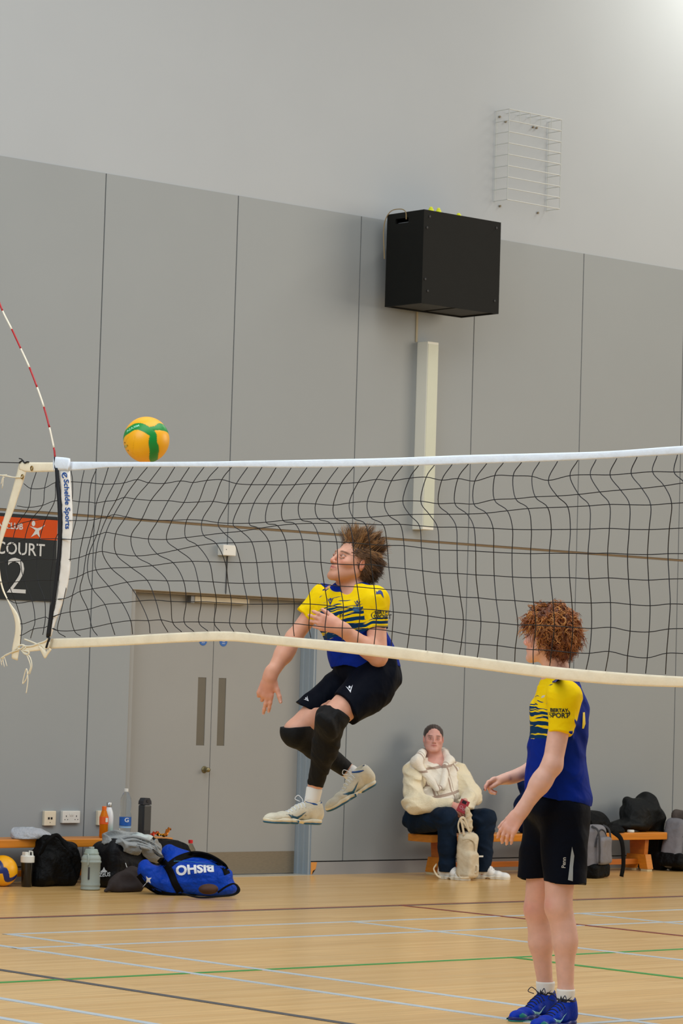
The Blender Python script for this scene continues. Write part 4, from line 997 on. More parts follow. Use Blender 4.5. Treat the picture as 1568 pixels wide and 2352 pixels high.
# ================================================================== PLAYERS
def mk_J(Z0): return (lambda x, y, dz=0.0: at(x, y, Z0+dz)), (lambda p: p*Z0/F)
def tuv_of(org, Fr): return lambda V: (V-np.array(org))@Fr.T
def pr2(P):
    q = np.asarray(P)-CC; z = q@CD; return CX+F*(q@CR)/z, CY-F*(q@CU)/z
def grid_for(lo, hi, h, fx=(), fy=(), fz=()): return Vol(axis_pts(lo[0], hi[0], h, fx), axis_pts(lo[1], hi[1], h, fy), axis_pts(lo[2], hi[2], h, fz))
def bounds(pts, pad):
    P = np.array(pts); return P.min(0)-pad, P.max(0)+pad
m_kitA = kit_mat('team_shirt_cloth', False); m_kitB = kit_mat('team_shirt_cloth_blue_back', True)
m_navyd = mat('navy_print', (12, 30, 96), .5); m_blkprint = mat('black_print', (20, 24, 18), .5); m_whiteprint = mat('white_shirt_print', (226, 230, 236), .5)
m_bluep = mat('royal_blue_trim', (10, 46, 130), .55)

# ------------------------------------------------------------------ player A: jumping, brown hair
J, R = mk_J(14.6)
pA = thing('person', (*(J(820, 2265)[:2]), 0), 'jumping volleyball player with messy brown hair, yellow and blue shirt and black knee sleeves', 'person')
sk = (222, 166, 140)
tf = nrm(-CR*.60-CD*.80); tu = nrm(CU*200-CR*48); FT = frame(tf, tu)
hf = nrm(-CR*.76-CD*.50+CU*.38); hu = nrm(CU); FH = frame(hf, hu+CR*.02); hc = J(808, 1293, -.02)
shL, shR = J(861, 1379, -.115), J(741, 1374, .11)
elR, wrR = J(675, 1464, .10), J(619, 1556, .02)
elL, wrL = J(868, 1508, -.17), J(778, 1441, -.27)
hipL, hipR = J(866, 1556, -.08), J(822, 1552, .09)
knL, anL = J(760, 1652, -.30), J(723, 1808, -.12)
knR, anR = J(680, 1680, -.03), J(800, 1771, .20)
limbs = [hc+[0, 0, .12], hc, shL, shR, elR, wrR, J(600, 1645, 0), elL, wrL, J(720, 1395, -.3), knL, anL, knR, anR, J(716, 1850, -.12), J(815, 1795, .2), J(740, 1640, -.4), J(650, 1690, -.1)]
lo, hi = bounds(limbs, .12)
hx = [(hc[i]-.13, hc[i]+.13, .0026) for i in range(3)]
v = grid_for(lo, hi, .0042, [hx[0]], [hx[1]], [hx[2], (float(J(700, 1650)[2]), float(J(700, 1545)[2]), .0034), (float(J(700, 1440)[2]), float(J(700, 1385)[2]), .0032)])
head(v, hc, FH, 1.0, jaw=.93)
v.add(cap(hc-FH[2]*.05-FH[1]*.02, J(802, 1356, 0), .055, .060), .022)
v.add(cap(J(803, 1358, .0), shL, .050, .05), .035).add(cap(J(803, 1358, .0), shR, .050, .05), .035)
def torsoA(V_, e=0.0, k=.05):
    V_.add(grow(ell(J(803, 1413, 0), (.168, .108, .155), FT), e), k); V_.add(grow(ell(J(822, 1487, 0), (.150, .105, .15), FT), e), k)
    V_.add(grow(ell(J(843, 1543, 0), (.162, .122, .105), FT), e), k)
torsoA(v)
v.add(cap(shR, elR, .044, .038), .03).add(cap(elR, J(652, 1503, .07), .041, .044), .02).add(cap(J(656, 1492, .08), wrR, .045, .0285), .02)
v.add(cap(shL, elL, .049, .045), .03).add(cap(elL, J(842, 1487, -.2), .044, .046), .02).add(cap(J(848, 1492, -.19), wrL, .0455, .0295), .02)
fdA, bkA, sdA = nrm(-CR*.24-CU*.97), nrm(-CD+CU*.1), CR
tipA = hand(v, wrR, fdA, bkA, sdA, (.14, .16, .8, 1.0), .03, 1.08, thumb=nrm(-CU*.85+CR*.42-CD*.3), tcurl=.25)
fdB, bkB, sdB = nrm(-CR*.93+CU*.30-CD*.1), nrm(-CD-CR*.2+CU*.1), CU-CD*.2
tipB = hand(v, wrL, fdB, bkB, sdB, (.40, .42, .46, .55), .07, 1.02, thumb=nrm(-CR*.7+CU*.7+CD*.6), tcurl=.4)
v.add(cap(hipL, knL, .088, .062), .04).add(cap(hipR, knR, .085, .060), .04)
v.add(cap(knL, J(745, 1725, -.22), .056, .050), .02).add(cap(J(748, 1710, -.23), anL, .051, .032), .03)
v.add(cap(knR, J(735, 1722, .07), .056, .050), .02).add(cap(J(728, 1716, .05), anR, .05, .034), .03)
v.add(cap(anL, J(714, 1850, -.132), .030, .026), .02).add(cap(anR, J(826, 1790, .13), .030, .026), .02)
colA = lambda V_: face_col(V_, hc, FH, 1.0, sk, (196, 116, 104), (96, 66, 44), stubble=(176, 118, 84), blush=.45)
def redden(V_, c, spots, rgb):
    for p, r_, w_ in spots:
        g_ = np.exp(-(((V_-np.array(p))/r_)**2).sum(1))[:, None]*w_; c[:] = c*(1-g_)+np.array(lin(rgb))*g_
    return c
body = v.build('body', m_skin, pA, col=lambda V_: redden(V_, colA(V_), [(wrR+fdA*.06, .06, .45), (wrL+fdB*.06, .06, .4)], (212, 134, 112)))
nails(tipA[:2]+tipA[4:], bkA, pA, mat('fingernail', (226, 176, 160), .3))
eyes(hc, FH, 1.0, nrm(hf+CU*.22-CR*.15), ('brown', (74, 48, 34)), pA)

# shirt
def capline(x0, y0, x1, y1, Z0, dz):  # image-plane hem: point, outward normal (perpendicular to the hem, pointing to the given side later)
    a, b = at(x0, y0, Z0+dz), at(x1, y1, Z0+dz); return (a+b)/2, nrm(b-a)
lo, hi = bounds([J(690, 1320, .25), J(905, 1320, -.3), J(690, 1560, .25), J(905, 1560, -.3), J(690, 1320, -.3), J(905, 1560, .3)], .07)
v = grid_for(lo, hi, .0036)
torsoA(v, .014, .05)
v.add(cap(J(803, 1364, .0), shL, .062, .064), .035).add(cap(J(803, 1364, .0), shR, .058, .057), .035)
v.add(ell(J(832, 1505, 0), (.166, .118, .10), FT), .05)
v.plane(J(832, 1530, 0), nrm(-CU+CR*.03), fn=lambda x, y, z: .010*np.sin(x*22+y*9)+.006*np.sin(x*41-y*30))
slvs = [(shR, J(703, 1414, .105), .060, .052), (shL, J(866, 1446, -.145), .063, .055)]
def add_sleeves(v, slvs, k=.03):
    for a, b, ra, rb in slvs:
        w_ = v.empty(); d_ = nrm(b-a); w_.add(cap(a, b+d_*.03, ra, rb)); w_.plane(b, d_, fn=lambda x, y, z: .002*np.sin(x*90+y*70)); v.merge(w_, k)
add_sleeves(v, slvs)
v.cut(cap(J(803, 1350, -.005), J(808, 1290, -.02), .064, .10), .006).cut(cap(J(797, 1350, -.085), J(800, 1330, -.05), .034, .05), .01)
v.warp(folds(5, .0055, 26, nrm(CR+CU*.6)), *bounds([J(690, 1340, .25), J(905, 1560, -.3)], .1))
def kitA(V_):
    P = V_-0; o = np.zeros((len(V_), 3)); rel = (V_-J(803, 1352, 0))@FT.T
    f1 = [cap(a, b, ra-.004, rb-.004)[0](P[:, 0], P[:, 1], P[:, 2]) for a, b, ra, rb in slvs]
    t_ = np.minimum(ell(J(803, 1413, 0), (.168, .108, .155), FT)[0](P[:, 0], P[:, 1], P[:, 2]), ell(J(822, 1487, 0), (.150, .105, .15), FT)[0](P[:, 0], P[:, 1], P[:, 2]))-.010
    o[:, 0] = np.minimum(np.clip(t_-np.minimum(f1[0], f1[1]), -.03, .03)*.6+(np.abs(rel[:, 0])-.135)*.5, .03); o[:, 0] = np.where(rel[:, 2] < -.17, -.02, o[:, 0])
    r_ = np.sqrt(rel[:, 0]**2+(rel[:, 1]*1.0)**2)        # yoke: collar ring and the blue wedges running out on the shoulders
    ring = .096-np.sqrt(rel[:, 0]**2+(rel[:, 1]-.0)**2+(rel[:, 2]-.012)**2)
    wedge = np.minimum(.050-np.abs(rel[:, 1]-.005)-.22*np.abs(rel[:, 0]), np.minimum(.165-np.abs(rel[:, 0]), rel[:, 2]+.05))
    o[:, 1] = np.maximum(ring, wedge); return o
shirt = v.build('shirt', m_kitA, pA, tuv={'tuv': tuv_of(J(805, 1437, 0), FT), 'kit': kitA}, label='yellow and blue short-sleeved team shirt')
bs = bvh_of(shirt)
# collar band
rim = []
for a_ in np.linspace(0, 2*math.pi, 40, endpoint=False):
    c_ = J(805, 1349, -.005)+FT[0]*.068*math.cos(a_)+FT[1]*.066*math.sin(a_)-FT[2]*(.0+.022*math.sin(a_))
    rim.append(c_)
MB().tube(rim, .0085, 8, closed=True).build('collar', m_bluep, shirt, smooth=True, label='blue round collar')
def vlogo(org, ax, ay, s_, m, par, bvh_, name='chest_emblem'):
    for poly in ([(-.55, .42), (-.2, -.2), (0, -.62), (.2, -.2), (.55, .42), (.28, .18), (0, -.26), (-.28, .18)], [(0, .42), (.2, .2), (0, -.02), (-.2, .2)]):
        V_, T_ = poly2([(x*s_, y*s_) for x, y in poly], .01); decal(name, V_, T_, org, ax, ay, m, par, bvh_, off=.004)
vlogo(J(753, 1380, -.1), FT[0]*.5+CR*.6, CU, .035, m_bluep, shirt, bs)
vlogo(J(820, 1385, -.15), CR, CU, .03, m_navyd, shirt, bs, 'club_crest')
V, T = poly2([(-.022, -.008), (-.012, -.015), (.014, -.015), (.022, -.006), (.018, .008), (-.02, .008)], .008); decal('club_crest', V, T, J(820, 1398, -.15), CR, CU, mat('teal_crest', (12, 82, 130), .5), shirt, bs)
for i_, t_ in enumerate(('KINGS', 'COUNTY')):
    pass
V, T = text_mesh('CLUB', .012, (1, 1)); decal('club_crest_lettering', V, T, J(820, 1398, -.15), CR, CU, mat('pale_blue_print', (120, 170, 214), .5), shirt, bs, off=.0028)
V, T = text_mesh('P', .03, (1.3, .9)); decal('sponsor_mark', V, T, J(783, 1415, -.15), CR, CU, m_blkprint, shirt, bs)
dS = nrm(slvs[1][1]-slvs[1][0])
def sleeve_logo(org, ax, ay, par, bvh_, sc=1.0, flip=False):
    for t_, dy in (('BERTAY', .0125), ('SPORT', -.009)):
        V_, T_ = text_mesh(t_, (.021 if dy > 0 else .029)*sc, (1.0, 1.0), .0008, dens=.012); decal('sleeve_lettering', V_+np.array([.004*sc, dy*sc]), T_, org, ax, ay, m_blkprint, par, bvh_)
    s_ = -1 if not flip else 1; an = np.linspace(-1.05, 1.25, 12)
    o_ = [(s_*(.012+.040*math.cos(a_))*sc, -.021*math.sin(a_)*sc) for a_ in an]; i_ = [(s_*(.012+(.040-.0045*math.sin((a_+1.1)*1.3))*math.cos(a_))*sc, -(.021-.002)*math.sin(a_)*sc) for a_ in an]
    V_, T_ = poly2(o_+i_[::-1], .012); decal('sleeve_swoosh', V_, T_ if s_ > 0 else [t[::-1] for t in T_], org, ax, ay, m_blkprint, par, bvh_)
sleeve_logo(J(876, 1413, -.2), CR+FT[0]*.1, CU-CR*.03, shirt, bs)
V, T = poly2([(-.02, .012), (.004, .012), (.012, .002), (.018, -.026), (.002, -.004), (-.02, -.006)], .008); decal('shoulder_emblem', V, T, J(873, 1362, -.2), CR, CU, m_bluep, shirt, bs)
V, T = poly2([(0, .008), (.008, 0), (0, -.008), (-.008, 0)]); decal('shoulder_emblem', V, T, J(866, 1356, -.2), CR, CU, mat('yellow_print', (244, 212, 8), .5), shirt, bs, off=.003)

# shorts
lo, hi = bounds([J(670, 1490, .3), J(920, 1490, -.4), J(670, 1665, .3), J(920, 1665, -.4), J(670, 1490, -.4), J(920, 1665, .3)], .13)
v = grid_for(lo, hi, .0038)
v.add(ell(J(841, 1530, 0), (.172, .132, .135), FT), .04).add(ell(J(858, 1570, .0), (.12, .12, .10), FT), .05)
hmL, hmR = J(792, 1624, -.25), J(707, 1626, .0)
dL, dR = nrm(J(792-31, 1624+24, -.30)-hmL), nrm(J(707-26, 1626+44, -.02)-hmR)
nL = nrm(-CR*.80-CU*.48-CD*.45); nR = nrm(-CR*.42-CU*.90)
w_ = v.empty(); w_.add(cap(hipL, J(785, 1636, -.26), .112, .083)).add(cap(J(862, 1590, -.12), J(807, 1629, -.22), .085, .062), .03)
w_.plane(hmL, nL, fn=lambda x, y, z: .004*np.sin(z*60)); v.merge(w_, .03)
w_ = v.empty(); w_.add(cap(hipR, J(683, 1652, 0.0), .100, .068)); w_.plane(hmR, nR); v.merge(w_, .03)
v.plane(J(838, 1485, 0), tu)
v.warp(folds(8, .008, 22, nrm(CR*.6-CU)))
sho = v.build('shorts', m_short, pA, label='dark navy shorts'); bsh = bvh_of(sho)
vlogo(J(803, 1582, -.3), CR+CU*.2, CU, .032, m_whiteprint, sho, bsh, 'shorts_emblem'); vlogo(J(704, 1606, -.05), CR*.7+CU*.7, CU-CR*.7, .022, m_whiteprint, sho, bsh, 'shorts_emblem')

# knee sleeves
m_ks = mat('black_knee_sleeve', (14, 14, 15), .75, var=.1, bump=.35, bscale=40, spec=.25)
def sleeve(parts_, top, topn, bot, botn, box, seed):
    v = grid_for(*box, .0036)
    for p, k in parts_: v.add(p, k)
    v.plane(top, topn); v.plane(bot, botn)
    v.warp(folds(seed, .0035, 45, nrm(CU), 5)); return v.build('knee_sleeve', m_ks, pA, label='black padded knee and shin sleeve')
sleeve([(cap(J(772, 1640, -.28), knL, .072, .074), 0), (cap(knL, J(745, 1725, -.22), .072, .060), .02), (cap(J(748, 1710, -.23), anL, .059, .038), .03), (ell(J(748, 1668, -.36), (.05, .035, .075), frame(nrm(knL-hipL), CU)), .03)],
       J(765, 1634, -.29), nrm(CU*.85+CR*.42+CD*.35), J(724, 1804, -.12), nrm(-CU-CR*.25), bounds([knL, anL, J(772, 1640, -.28)], .13), 3)
sleeve([(cap(J(705, 1655, .02), knR, .072, .073), 0), (cap(knR, J(735, 1722, .07), .072, .060), .02), (cap(J(728, 1716, .05), anR, .058, .038), .03), (ell(J(672, 1690, -.05), (.055, .035, .055), frame(nrm(knR-hipR), CU)), .03)],
       J(686, 1668, 0), nrm(CU-CR*.03), J(797, 1767, .2), nrm(CR*.8-CU*.6), bounds([knR, anR, J(705, 1655, .02)], .13), 4)
# socks and shoes
def sock(par, a, b, ra, rb, m=m_sock, top=None):
    d_ = nrm(np.array(b)-np.array(a)); P = [np.array(a)+d_*0, np.array(a)+d_*.008, (np.array(a)+np.array(b))/2, np.array(b)]
    return MB().tube(P, [ra*.98, ra, (ra+rb)/2*.98, rb], 20).build('sock', m, par, smooth=True)
sock(pA, J(722, 1810, -.12), J(713, 1858, -.132), .039, .036); sock(pA, J(803, 1773, .19), J(833, 1798, .12), .040, .036)
m_shA = mat('off_white_shoe_mesh', (218, 210, 186), .6, var=.10, vscale=26, bump=.2, bscale=120); m_soA = mat('cream_shoe_sole', (226, 216, 188), .5); m_acA = mat('teal_shoe_rubber', (14, 84, 112), .4)
m_linA = mat('blue_shoe_lining', (20, 74, 140), .6); m_gr = mat('grey_shoe_overlay', (170, 164, 148), .5)
def runbird(org, ax, ay, s_, m, par, bvh_, name='shoe_emblem'):
    for poly in ([(-.62, .12), (-.2, .02), (0, -.02), (.3, .1), (.62, .3), (.34, .02), (.12, -.12), (.02, -.40), (-.10, -.16), (-.32, -.10)],):
        V_, T_ = poly2([(x*s_, y*s_) for x, y in poly], .012); decal(name, V_, T_, org, ax, ay, m, par, bvh_, off=.002)
def trainer(par, heel, toe, up, sc, mats, laces, emblem, side=-1, **kw):
    n0 = len(o_V); P, surf, sd, fd, up = shoe(par, heel, toe, up, sc, mats, laces=laces, **kw)
    ks = [k for k in list(o_V)[n0:] if 'upper' in k] or [k for k in o_V if 'upper' in k][-1:]
    V_, Q_ = o_V[ks[0]]; bv = BVHTree.FromPolygons([tuple(q) for q in V_], Q_.tolist())
    out = sd*side
    ax = fd if np.cross(fd, up)@out > 0 else -fd
    runbird(P(.52, side*.05, .036), ax, up, .085*sc, emblem, par, bv)
    return P, sd, fd, up, bv, out, ax
P_, sd, fd, up, bv, out, ax = trainer(pA, J(735, 1893, -.10), J(612, 1889, -.26), CU+CR*.02, 1.0, (m_shA, m_soA, m_acA, m_linA), m_lace_w, m_acA, side=-1)
for a_ in (.60, .66, .72, .42, .36):
    V, T = poly2([(-.004, -.014), (.004, -.016), (.006, .012), (-.002, .014)]); decal('shoe_overlay', V, T, P_(a_, -.05, .032), ax, up, m_gr, pA, bv)
trainer(pA, J(863, 1800, .12), J(757, 1862, .00), nrm(CU*.857-CR*.515-CD*.15), 1.0, (m_shA, m_soA, m_acA, m_linA), m_lace_w, m_acA, side=-1)

# hair: tousled, blown back
rg = np.random.RandomState(4); ln_ = []
def Lh(x, y, z): return hc+FH[0]*x+FH[1]*y+FH[2]*z
n_cl = 0
while n_cl < 420:
    th = rg.uniform(0, 2*math.pi); zz = rg.uniform(-.95, 1); r_ = math.sqrt(1-zz*zz); n_ = np.array([r_*math.cos(th), r_*math.sin(th), zz])
    p = np.array([0, -.018, .036])+n_*np.array([.076, .098, .088])
    if p[1] > .050 and p[2] < .085: continue
    if p[1] > -.005 and p[2] < .045: continue
    if p[2] < -.045 and p[1] > -.05: continue
    n_cl += 1; nw = FH[0]*n_[0]+FH[1]*n_[1]+FH[2]*n_[2]; root = Lh(*p)
    top = np.clip((p[2]-.05)/.06, 0, 1); front = np.clip(p[1]/.06, 0, 1)
    ln0 = rg.uniform(.028, .054)*(1+.45*top*rg.uniform(.2, 1.4))
    if top > .5: d = nrm(nw*.55+CR*(.75-.9*front)+CU*.35+rg.normal(size=3)*.22); d2 = nrm(CR*rg.uniform(-.2, 1.0)*(1-front)+CU*rg.uniform(-.2, .9)+d*.6)
    else: d = nrm(nw*.16+CR*.55-CU*.65*(1-top)+rg.normal(size=3)*.11); d2 = nrm(CR*rg.uniform(.0, .8)-CU*rg.uniform(.1, 1.0)+d*.5)
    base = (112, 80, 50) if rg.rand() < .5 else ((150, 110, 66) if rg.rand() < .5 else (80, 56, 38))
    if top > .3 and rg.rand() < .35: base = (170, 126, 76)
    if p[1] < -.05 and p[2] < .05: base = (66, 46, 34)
    tip = root+d*ln0*.65+d2*ln0*.7
    for q in range(15):
        r0 = root+rg.normal(size=3)*.013; r0 = r0-nw*((r0-root)@nw)
        P = crom([r0, r0*.7+root*.3+d*ln0*.38, root+(r0-root)*.6+d*ln0*.68+d2*ln0*.2, tip+(r0-root)*.40+rg.normal(size=3)*.005-d2*ln0*rg.uniform(0, .35)], 3)
        ln_.append((P, np.linspace(.0015, .0003, len(P)), base))
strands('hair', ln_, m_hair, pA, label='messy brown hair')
lo, hi = bounds([hc], .16); v = grid_for(lo, hi, .004)
v.add(ell(Lh(0, -.022, .040), (.082, .100, .092), FH)); v.add(ell(Lh(0, -.075, -.05), (.055, .035, .06), FH), .03)
v.cut(ell(Lh(0, .085, .0), (.085, .062, .088), FH), .02); v.cut(rbox(Lh(0, .03, -.06), (.12, .06, .075), .02, FH), .02)
v.warp(lambda x, y, z: .004*np.sin(x*150+z*60)*np.sin(y*130+z*90))
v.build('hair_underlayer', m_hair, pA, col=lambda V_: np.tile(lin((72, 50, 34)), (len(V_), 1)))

# ------------------------------------------------------------------ player B: standing, curly red hair
J, R = mk_J(13.3)
pB = thing('person', (*(onfloor(1270, 2345)[:2]), 0), 'standing volleyball player with curly red hair and blue shoes seen from the side', 'person')
sk = (226, 178, 158)
tf = nrm(np.array([*(-CR-.22*CD)[:2], 0])); FT = frame(tf, (0, 0, 1)); U3 = np.array([0, 0, 1.0])
hf = nrm(-CR*.84+CD*.54); FH = frame(hf, CU); hc = J(1257, 1461, 0)
Lh = lambda x, y, z: hc+FH[0]*x+FH[1]*y+FH[2]*z
shL, shR = J(1297, 1602, -.165), J(1283, 1600, .165)
elL, wrL = J(1268, 1757, -.225), J(1194, 1868, -.24)
elR, wrR = J(1250, 1757, .21), J(1170, 1787, .12)
hipL, hipR = J(1291, 1865, -.085), J(1262, 1865, .085)
knL, anL = J(1282, 2083, -.13), J(1299, 2278, -.155); knR, anR = J(1233, 2088, .125), J(1252, 2264, .15)
lo, hi = bounds([hc+[0, 0, .14], hc, shL, shR, elL, wrL, elR, J(1105, 1800, .1), J(1140, 1940, -.25), anL+[0, 0, -.07], anR, J(1350, 1700, 0), J(1220, 1700, 0)], .10)
hx = [(hc[i]-.12, hc[i]+.12, .0028) for i in range(3)]
v = grid_for(lo, hi, .0043, [hx[0]], [hx[1]], [hx[2], (float(J(1150, 1945)[2]), float(J(1150, 1860)[2]), .0034), (float(J(1130, 1825)[2]), float(J(1130, 1770)[2]), .0034)])
head(v, hc, FH, 1.0)
v.add(cap(hc-FH[2]*.045-FH[1]*.02, J(1283, 1572, 0), .055, .060), .03)
v.add(cap(J(1284, 1572, .0), shL, .055, .05), .05).add(cap(J(1284, 1572, .0), shR, .055, .05), .05)
def torsoB(V_, e=0.0, k=.06):
    V_.add(grow(ell(J(1284, 1648, 0), (.172, .112, .17), FT), e), k); V_.add(grow(ell(J(1277, 1745, 0), (.148, .112, .16), FT), e), k)
    V_.add(grow(ell(J(1276, 1845, 0), (.160, .120, .115), FT), e), k)
torsoB(v)
v.add(cap(shL, elL, .050, .043), .03).add(cap(elL, J(1238, 1802, -.235), .044, .043), .02).add(cap(J(1244, 1793, -.235), wrL, .0435, .027), .02)
v.add(cap(shR, elR, .048, .041), .03).add(cap(elR, J(1222, 1768, .18), .041, .037), .02).add(cap(J(1222, 1768, .18), wrR, .037, .026), .02)
fdL, bkL, sdL = nrm(-CR*.58-CU*.82), nrm(-CD*.80-CR*.5+CU*.25), nrm(-CR+CU*.3)
tL = hand(v, wrL, fdL, bkL, sdL, (.30, .38, .36, .30), .10, 1.0, thumb=nrm(fdL*.9+CD*.5-CR*.3))
fdR, bkR, sdR = nrm(-CR*.95-CU*.18-CD*.2), nrm(CU*.86+CD*.45), -CD
tR = hand(v, wrR, fdR, bkR, sdR, (.42, .95, 1.0, 1.05), .05, .98, thumb=nrm(-CR*.8-CU*.5-CD*.25), tcurl=.2)
v.add(cap(hipL, knL, .088, .057), .04).add(cap(hipR, knR, .088, .056), .04)
v.add(cap(knL, J(1296, 2165, -.14), .052, .048), .03).add(cap(J(1296, 2165, -.14), anL, .047, .033), .03).add(ell(J(1303, 2150, -.14), (.042, .038, .10), FT), .03)
v.add(cap(knR, J(1241, 2165, .13), .052, .050), .03).add(cap(J(1241, 2165, .13), anR, .048, .033), .03).add(ell(J(1246, 2150, .135), (.041, .037, .10), FT), .03)
v.add(ell(J(1268, 2083, -.135), (.034, .020, .04), FT), .02).add(ell(J(1222, 2088, .12), (.034, .020, .04), FT), .02)
v.add(cap(anL, anL-U3*.06, .032, .028), .02).add(cap(anR, anR-U3*.06, .032, .028), .02)
colB = lambda V_: redden(V_, face_col(V_, hc, FH, 1.0, sk, (206, 128, 116), (150, 96, 60), None, .6),
    [(J(1219, 2085, .10), .038, .55), (J(1254, 2076, -.16), .034, .4), (J(1245, 2020, .0), .14, .18), (wrL+fdL*.07, .07, .25), (tR[0][0], .03, .5), (J(1208, 1480, 0), .04, .3)], (206, 112, 96))
body = v.build('body', m_skin, pB, col=colB)
nails(tL[:4], bkL, pB, mat('fingernail', (226, 176, 160), .3)); nails(tR[:1], bkR, pB, mat('dark_fingernail', (90, 34, 40), .3))
eyes(hc, FH, 1.0, hf, ('blue', (90, 120, 140)), pB)

lo, hi = bounds([J(1190, 1530, .28), J(1370, 1530, -.33), J(1190, 1870, .28), J(1370, 1870, -.33), J(1190, 1530, -.33), J(1370, 1870, .28)], .05)
v = grid_for(lo, hi, .0036)
torsoB(v, .013, .06)
v.add(cap(J(1284, 1575, .0), shL, .066, .066), .05).add(cap(J(1284, 1575, .0), shR, .066, .066), .05)
v.add(ell(J(1280, 1800, 0), (.170, .130, .13), FT), .05).add(ell(J(1286, 1835, 0), (.172, .128, .06), FT), .05)
v.plane(J(1278, 1832, 0), nrm(-CU-CR*.16), fn=lambda x, y, z: .006*np.sin(x*22+y*9))
slvs = [(shL, J(1288, 1685, -.205), .070, .053), (shR, J(1268, 1685, .20), .068, .053)]
add_sleeves(v, slvs)
v.cut(cap(J(1283, 1560, .0), J(1276, 1530, 0), .060, .066), .02)
v.warp(folds(12, .006, 24, nrm(CR*.6+CU)), *bounds([J(1190, 1600, .25), J(1370, 1870, -.3)], .05))
def kitB(V_):
    P = V_; o = np.zeros((len(V_), 3)); rel = (V_-J(1284, 1580, 0))@FT.T
    low = cap(shL, J(1288, 1668, -.20), .075, .058)[0](P[:, 0], P[:, 1], P[:, 2]); low2 = cap(shR, J(1268, 1668, .2), .075, .058)[0](P[:, 0], P[:, 1], P[:, 2])
    o[:, 0] = np.minimum(np.minimum(.004-np.minimum(low, low2), np.abs(rel[:, 0])-.126), .03)
    ring = .080-np.sqrt(rel[:, 0]**2+rel[:, 1]**2+(rel[:, 2]-.02)**2)
    o[:, 1] = np.maximum(ring, np.minimum(.024-np.abs(rel[:, 1]-.03+.35*np.abs(rel[:, 0])-.02), np.minimum(.14-np.abs(rel[:, 0]), rel[:, 2]+.03))); return o
shirt = v.build('shirt', m_kitB, pB, tuv={'tuv': tuv_of(J(1284, 1672, 0)-FT[1]*.0, FT), 'kit': kitB}, label='yellow and blue team shirt with a blue back'); bs = bvh_of(shirt)
sleeve_logo(J(1283, 1640, -.28), CR-FT[1]*.0, CU, shirt, bs, 1.0, flip=True)
V, T = poly2([(-.008, -.02), (.0, -.02), (.008, .0), (.006, .05), (-.004, .05)], .01); decal('shirt_piping', V, T, J(1343, 1665, -.2), CR, CU+CR*.12, mat('yellow_print', (244, 212, 8), .5), shirt, bs)
V, T = poly2([(-.008, -.006), (.006, -.003), (.010, .007), (-.003, .004)], .01); decal('club_crest', V, T, J(1246, 1600, -.3), CR, CU, m_whiteprint, shirt, bs)
V, T = poly2([(-.022, -.012), (.006, .0), (.022, .016), (.006, .018), (-.01, .012), (-.02, .0)], .01); decal('shoulder_emblem', V, T, J(1286, 1567, -.3), CR, CU, m_bluep, shirt, bs)
rim = [J(1283, 1566, 0)+FT[0]*.066*math.cos(a_)+FT[1]*.064*math.sin(a_)-U3*(.004+.024*math.sin(a_)) for a_ in np.linspace(0, 2*math.pi, 40, endpoint=False)]
MB().tube(rim, .0075, 8, closed=True).build('collar', m_bluep, shirt, smooth=True, label='blue round collar')

lo, hi = bounds([J(1180, 1800, .28), J(1365, 1800, -.3), J(1180, 2040, .28), J(1365, 2040, -.3), J(1180, 1800, -.3), J(1365, 2040, .28)], .01)
v = grid_for(lo, hi, .0038)
v.add(ell(J(1277, 1850, 0), (.170, .132, .12), FT), .03).add(ell(J(1296, 1885, 0), (.150, .105, .11), FT), .05)
v.add(cap(hipL, J(1295, 2050, -.125), .105, .084), .04).add(cap(J(1310, 1930, -.1), J(1308, 2050, -.12), .075, .064), .03)
v.add(cap(hipR, J(1226, 2050, .125), .100, .074), .04).add(cap(J(1240, 1900, .08), J(1222, 2040, .12), .075, .062), .03)
v.plane(J(1294, 2024, 0), -U3, fn=lambda x, y, z: .007*np.sin(x*30+y*17))
v.cut(cap(J(1294, 2010, -.125), J(1294, 2060, -.125), .070, .070)); v.cut(cap(J(1228, 2010, .125), J(1226, 2060, .125), .062, .062))
v.plane(J(1278, 1812, 0), U3)
v.warp(folds(21, .007, 17, CR, 4))
sho = v.build('shorts', m_short, pB, label='dark navy shorts with a pale side flash'); bsh = bvh_of(sho)
V, T = poly2([(0, .07), (.010, .03), (.004, -.02), (.002, -.078), (-.019, -.072), (-.012, -.02), (-.006, .03)], .012); decal('side_flash', V, T, J(1316, 1986, -.26), CR, CU, mat('pale_grey_mesh', (150, 156, 158), .7), sho, bsh)
V, T = text_mesh('Penn', .024, (1, 1), .0004, dens=.01); decal('shorts_lettering', V, T, J(1297, 1985, -.26), CU+CR*.06, -CR, mat('grey_print', (170, 168, 160), .6), sho, bsh)

sock(pB, anL+U3*.012, anL-U3*.075, .041, .037); sock(pB, anR+U3*.018, anR-U3*.075, .043, .037)
m_shB = mat('royal_blue_shoe_mesh', (0, 48, 168), .55, spec=.15, var=.15, vscale=18, bump=.25, bscale=120); m_soB = mat('deep_blue_sole', (10, 36, 120), .45); m_acB = mat('teal_toe_rubber', (8, 122, 120), .4)
m_nvB = mat('navy_shoe_tab', (10, 16, 44), .6); m_swB = mat('pale_cyan_print', (150, 226, 240), .5)
fn_ = onfloor(1318, 2362); ff = onfloor(1270, 2344); dn = nrm(np.array([*(-CR*.60-CD*.80)[:2], 0])); df = nrm(np.array([*(-CR*.62-CD*.78)[:2], 0]))
aLf = np.array([anL[0], anL[1], 0])-dn*.055; aRf = np.array([anR[0], anR[1], 0])-df*.055
r1 = trainer(pB, aLf, aLf+dn*.295, U3, 1.02, (m_shB, m_soB, m_acB, m_nvB), m_lace_b, m_swB, side=-1, tabs=True, high=.012)
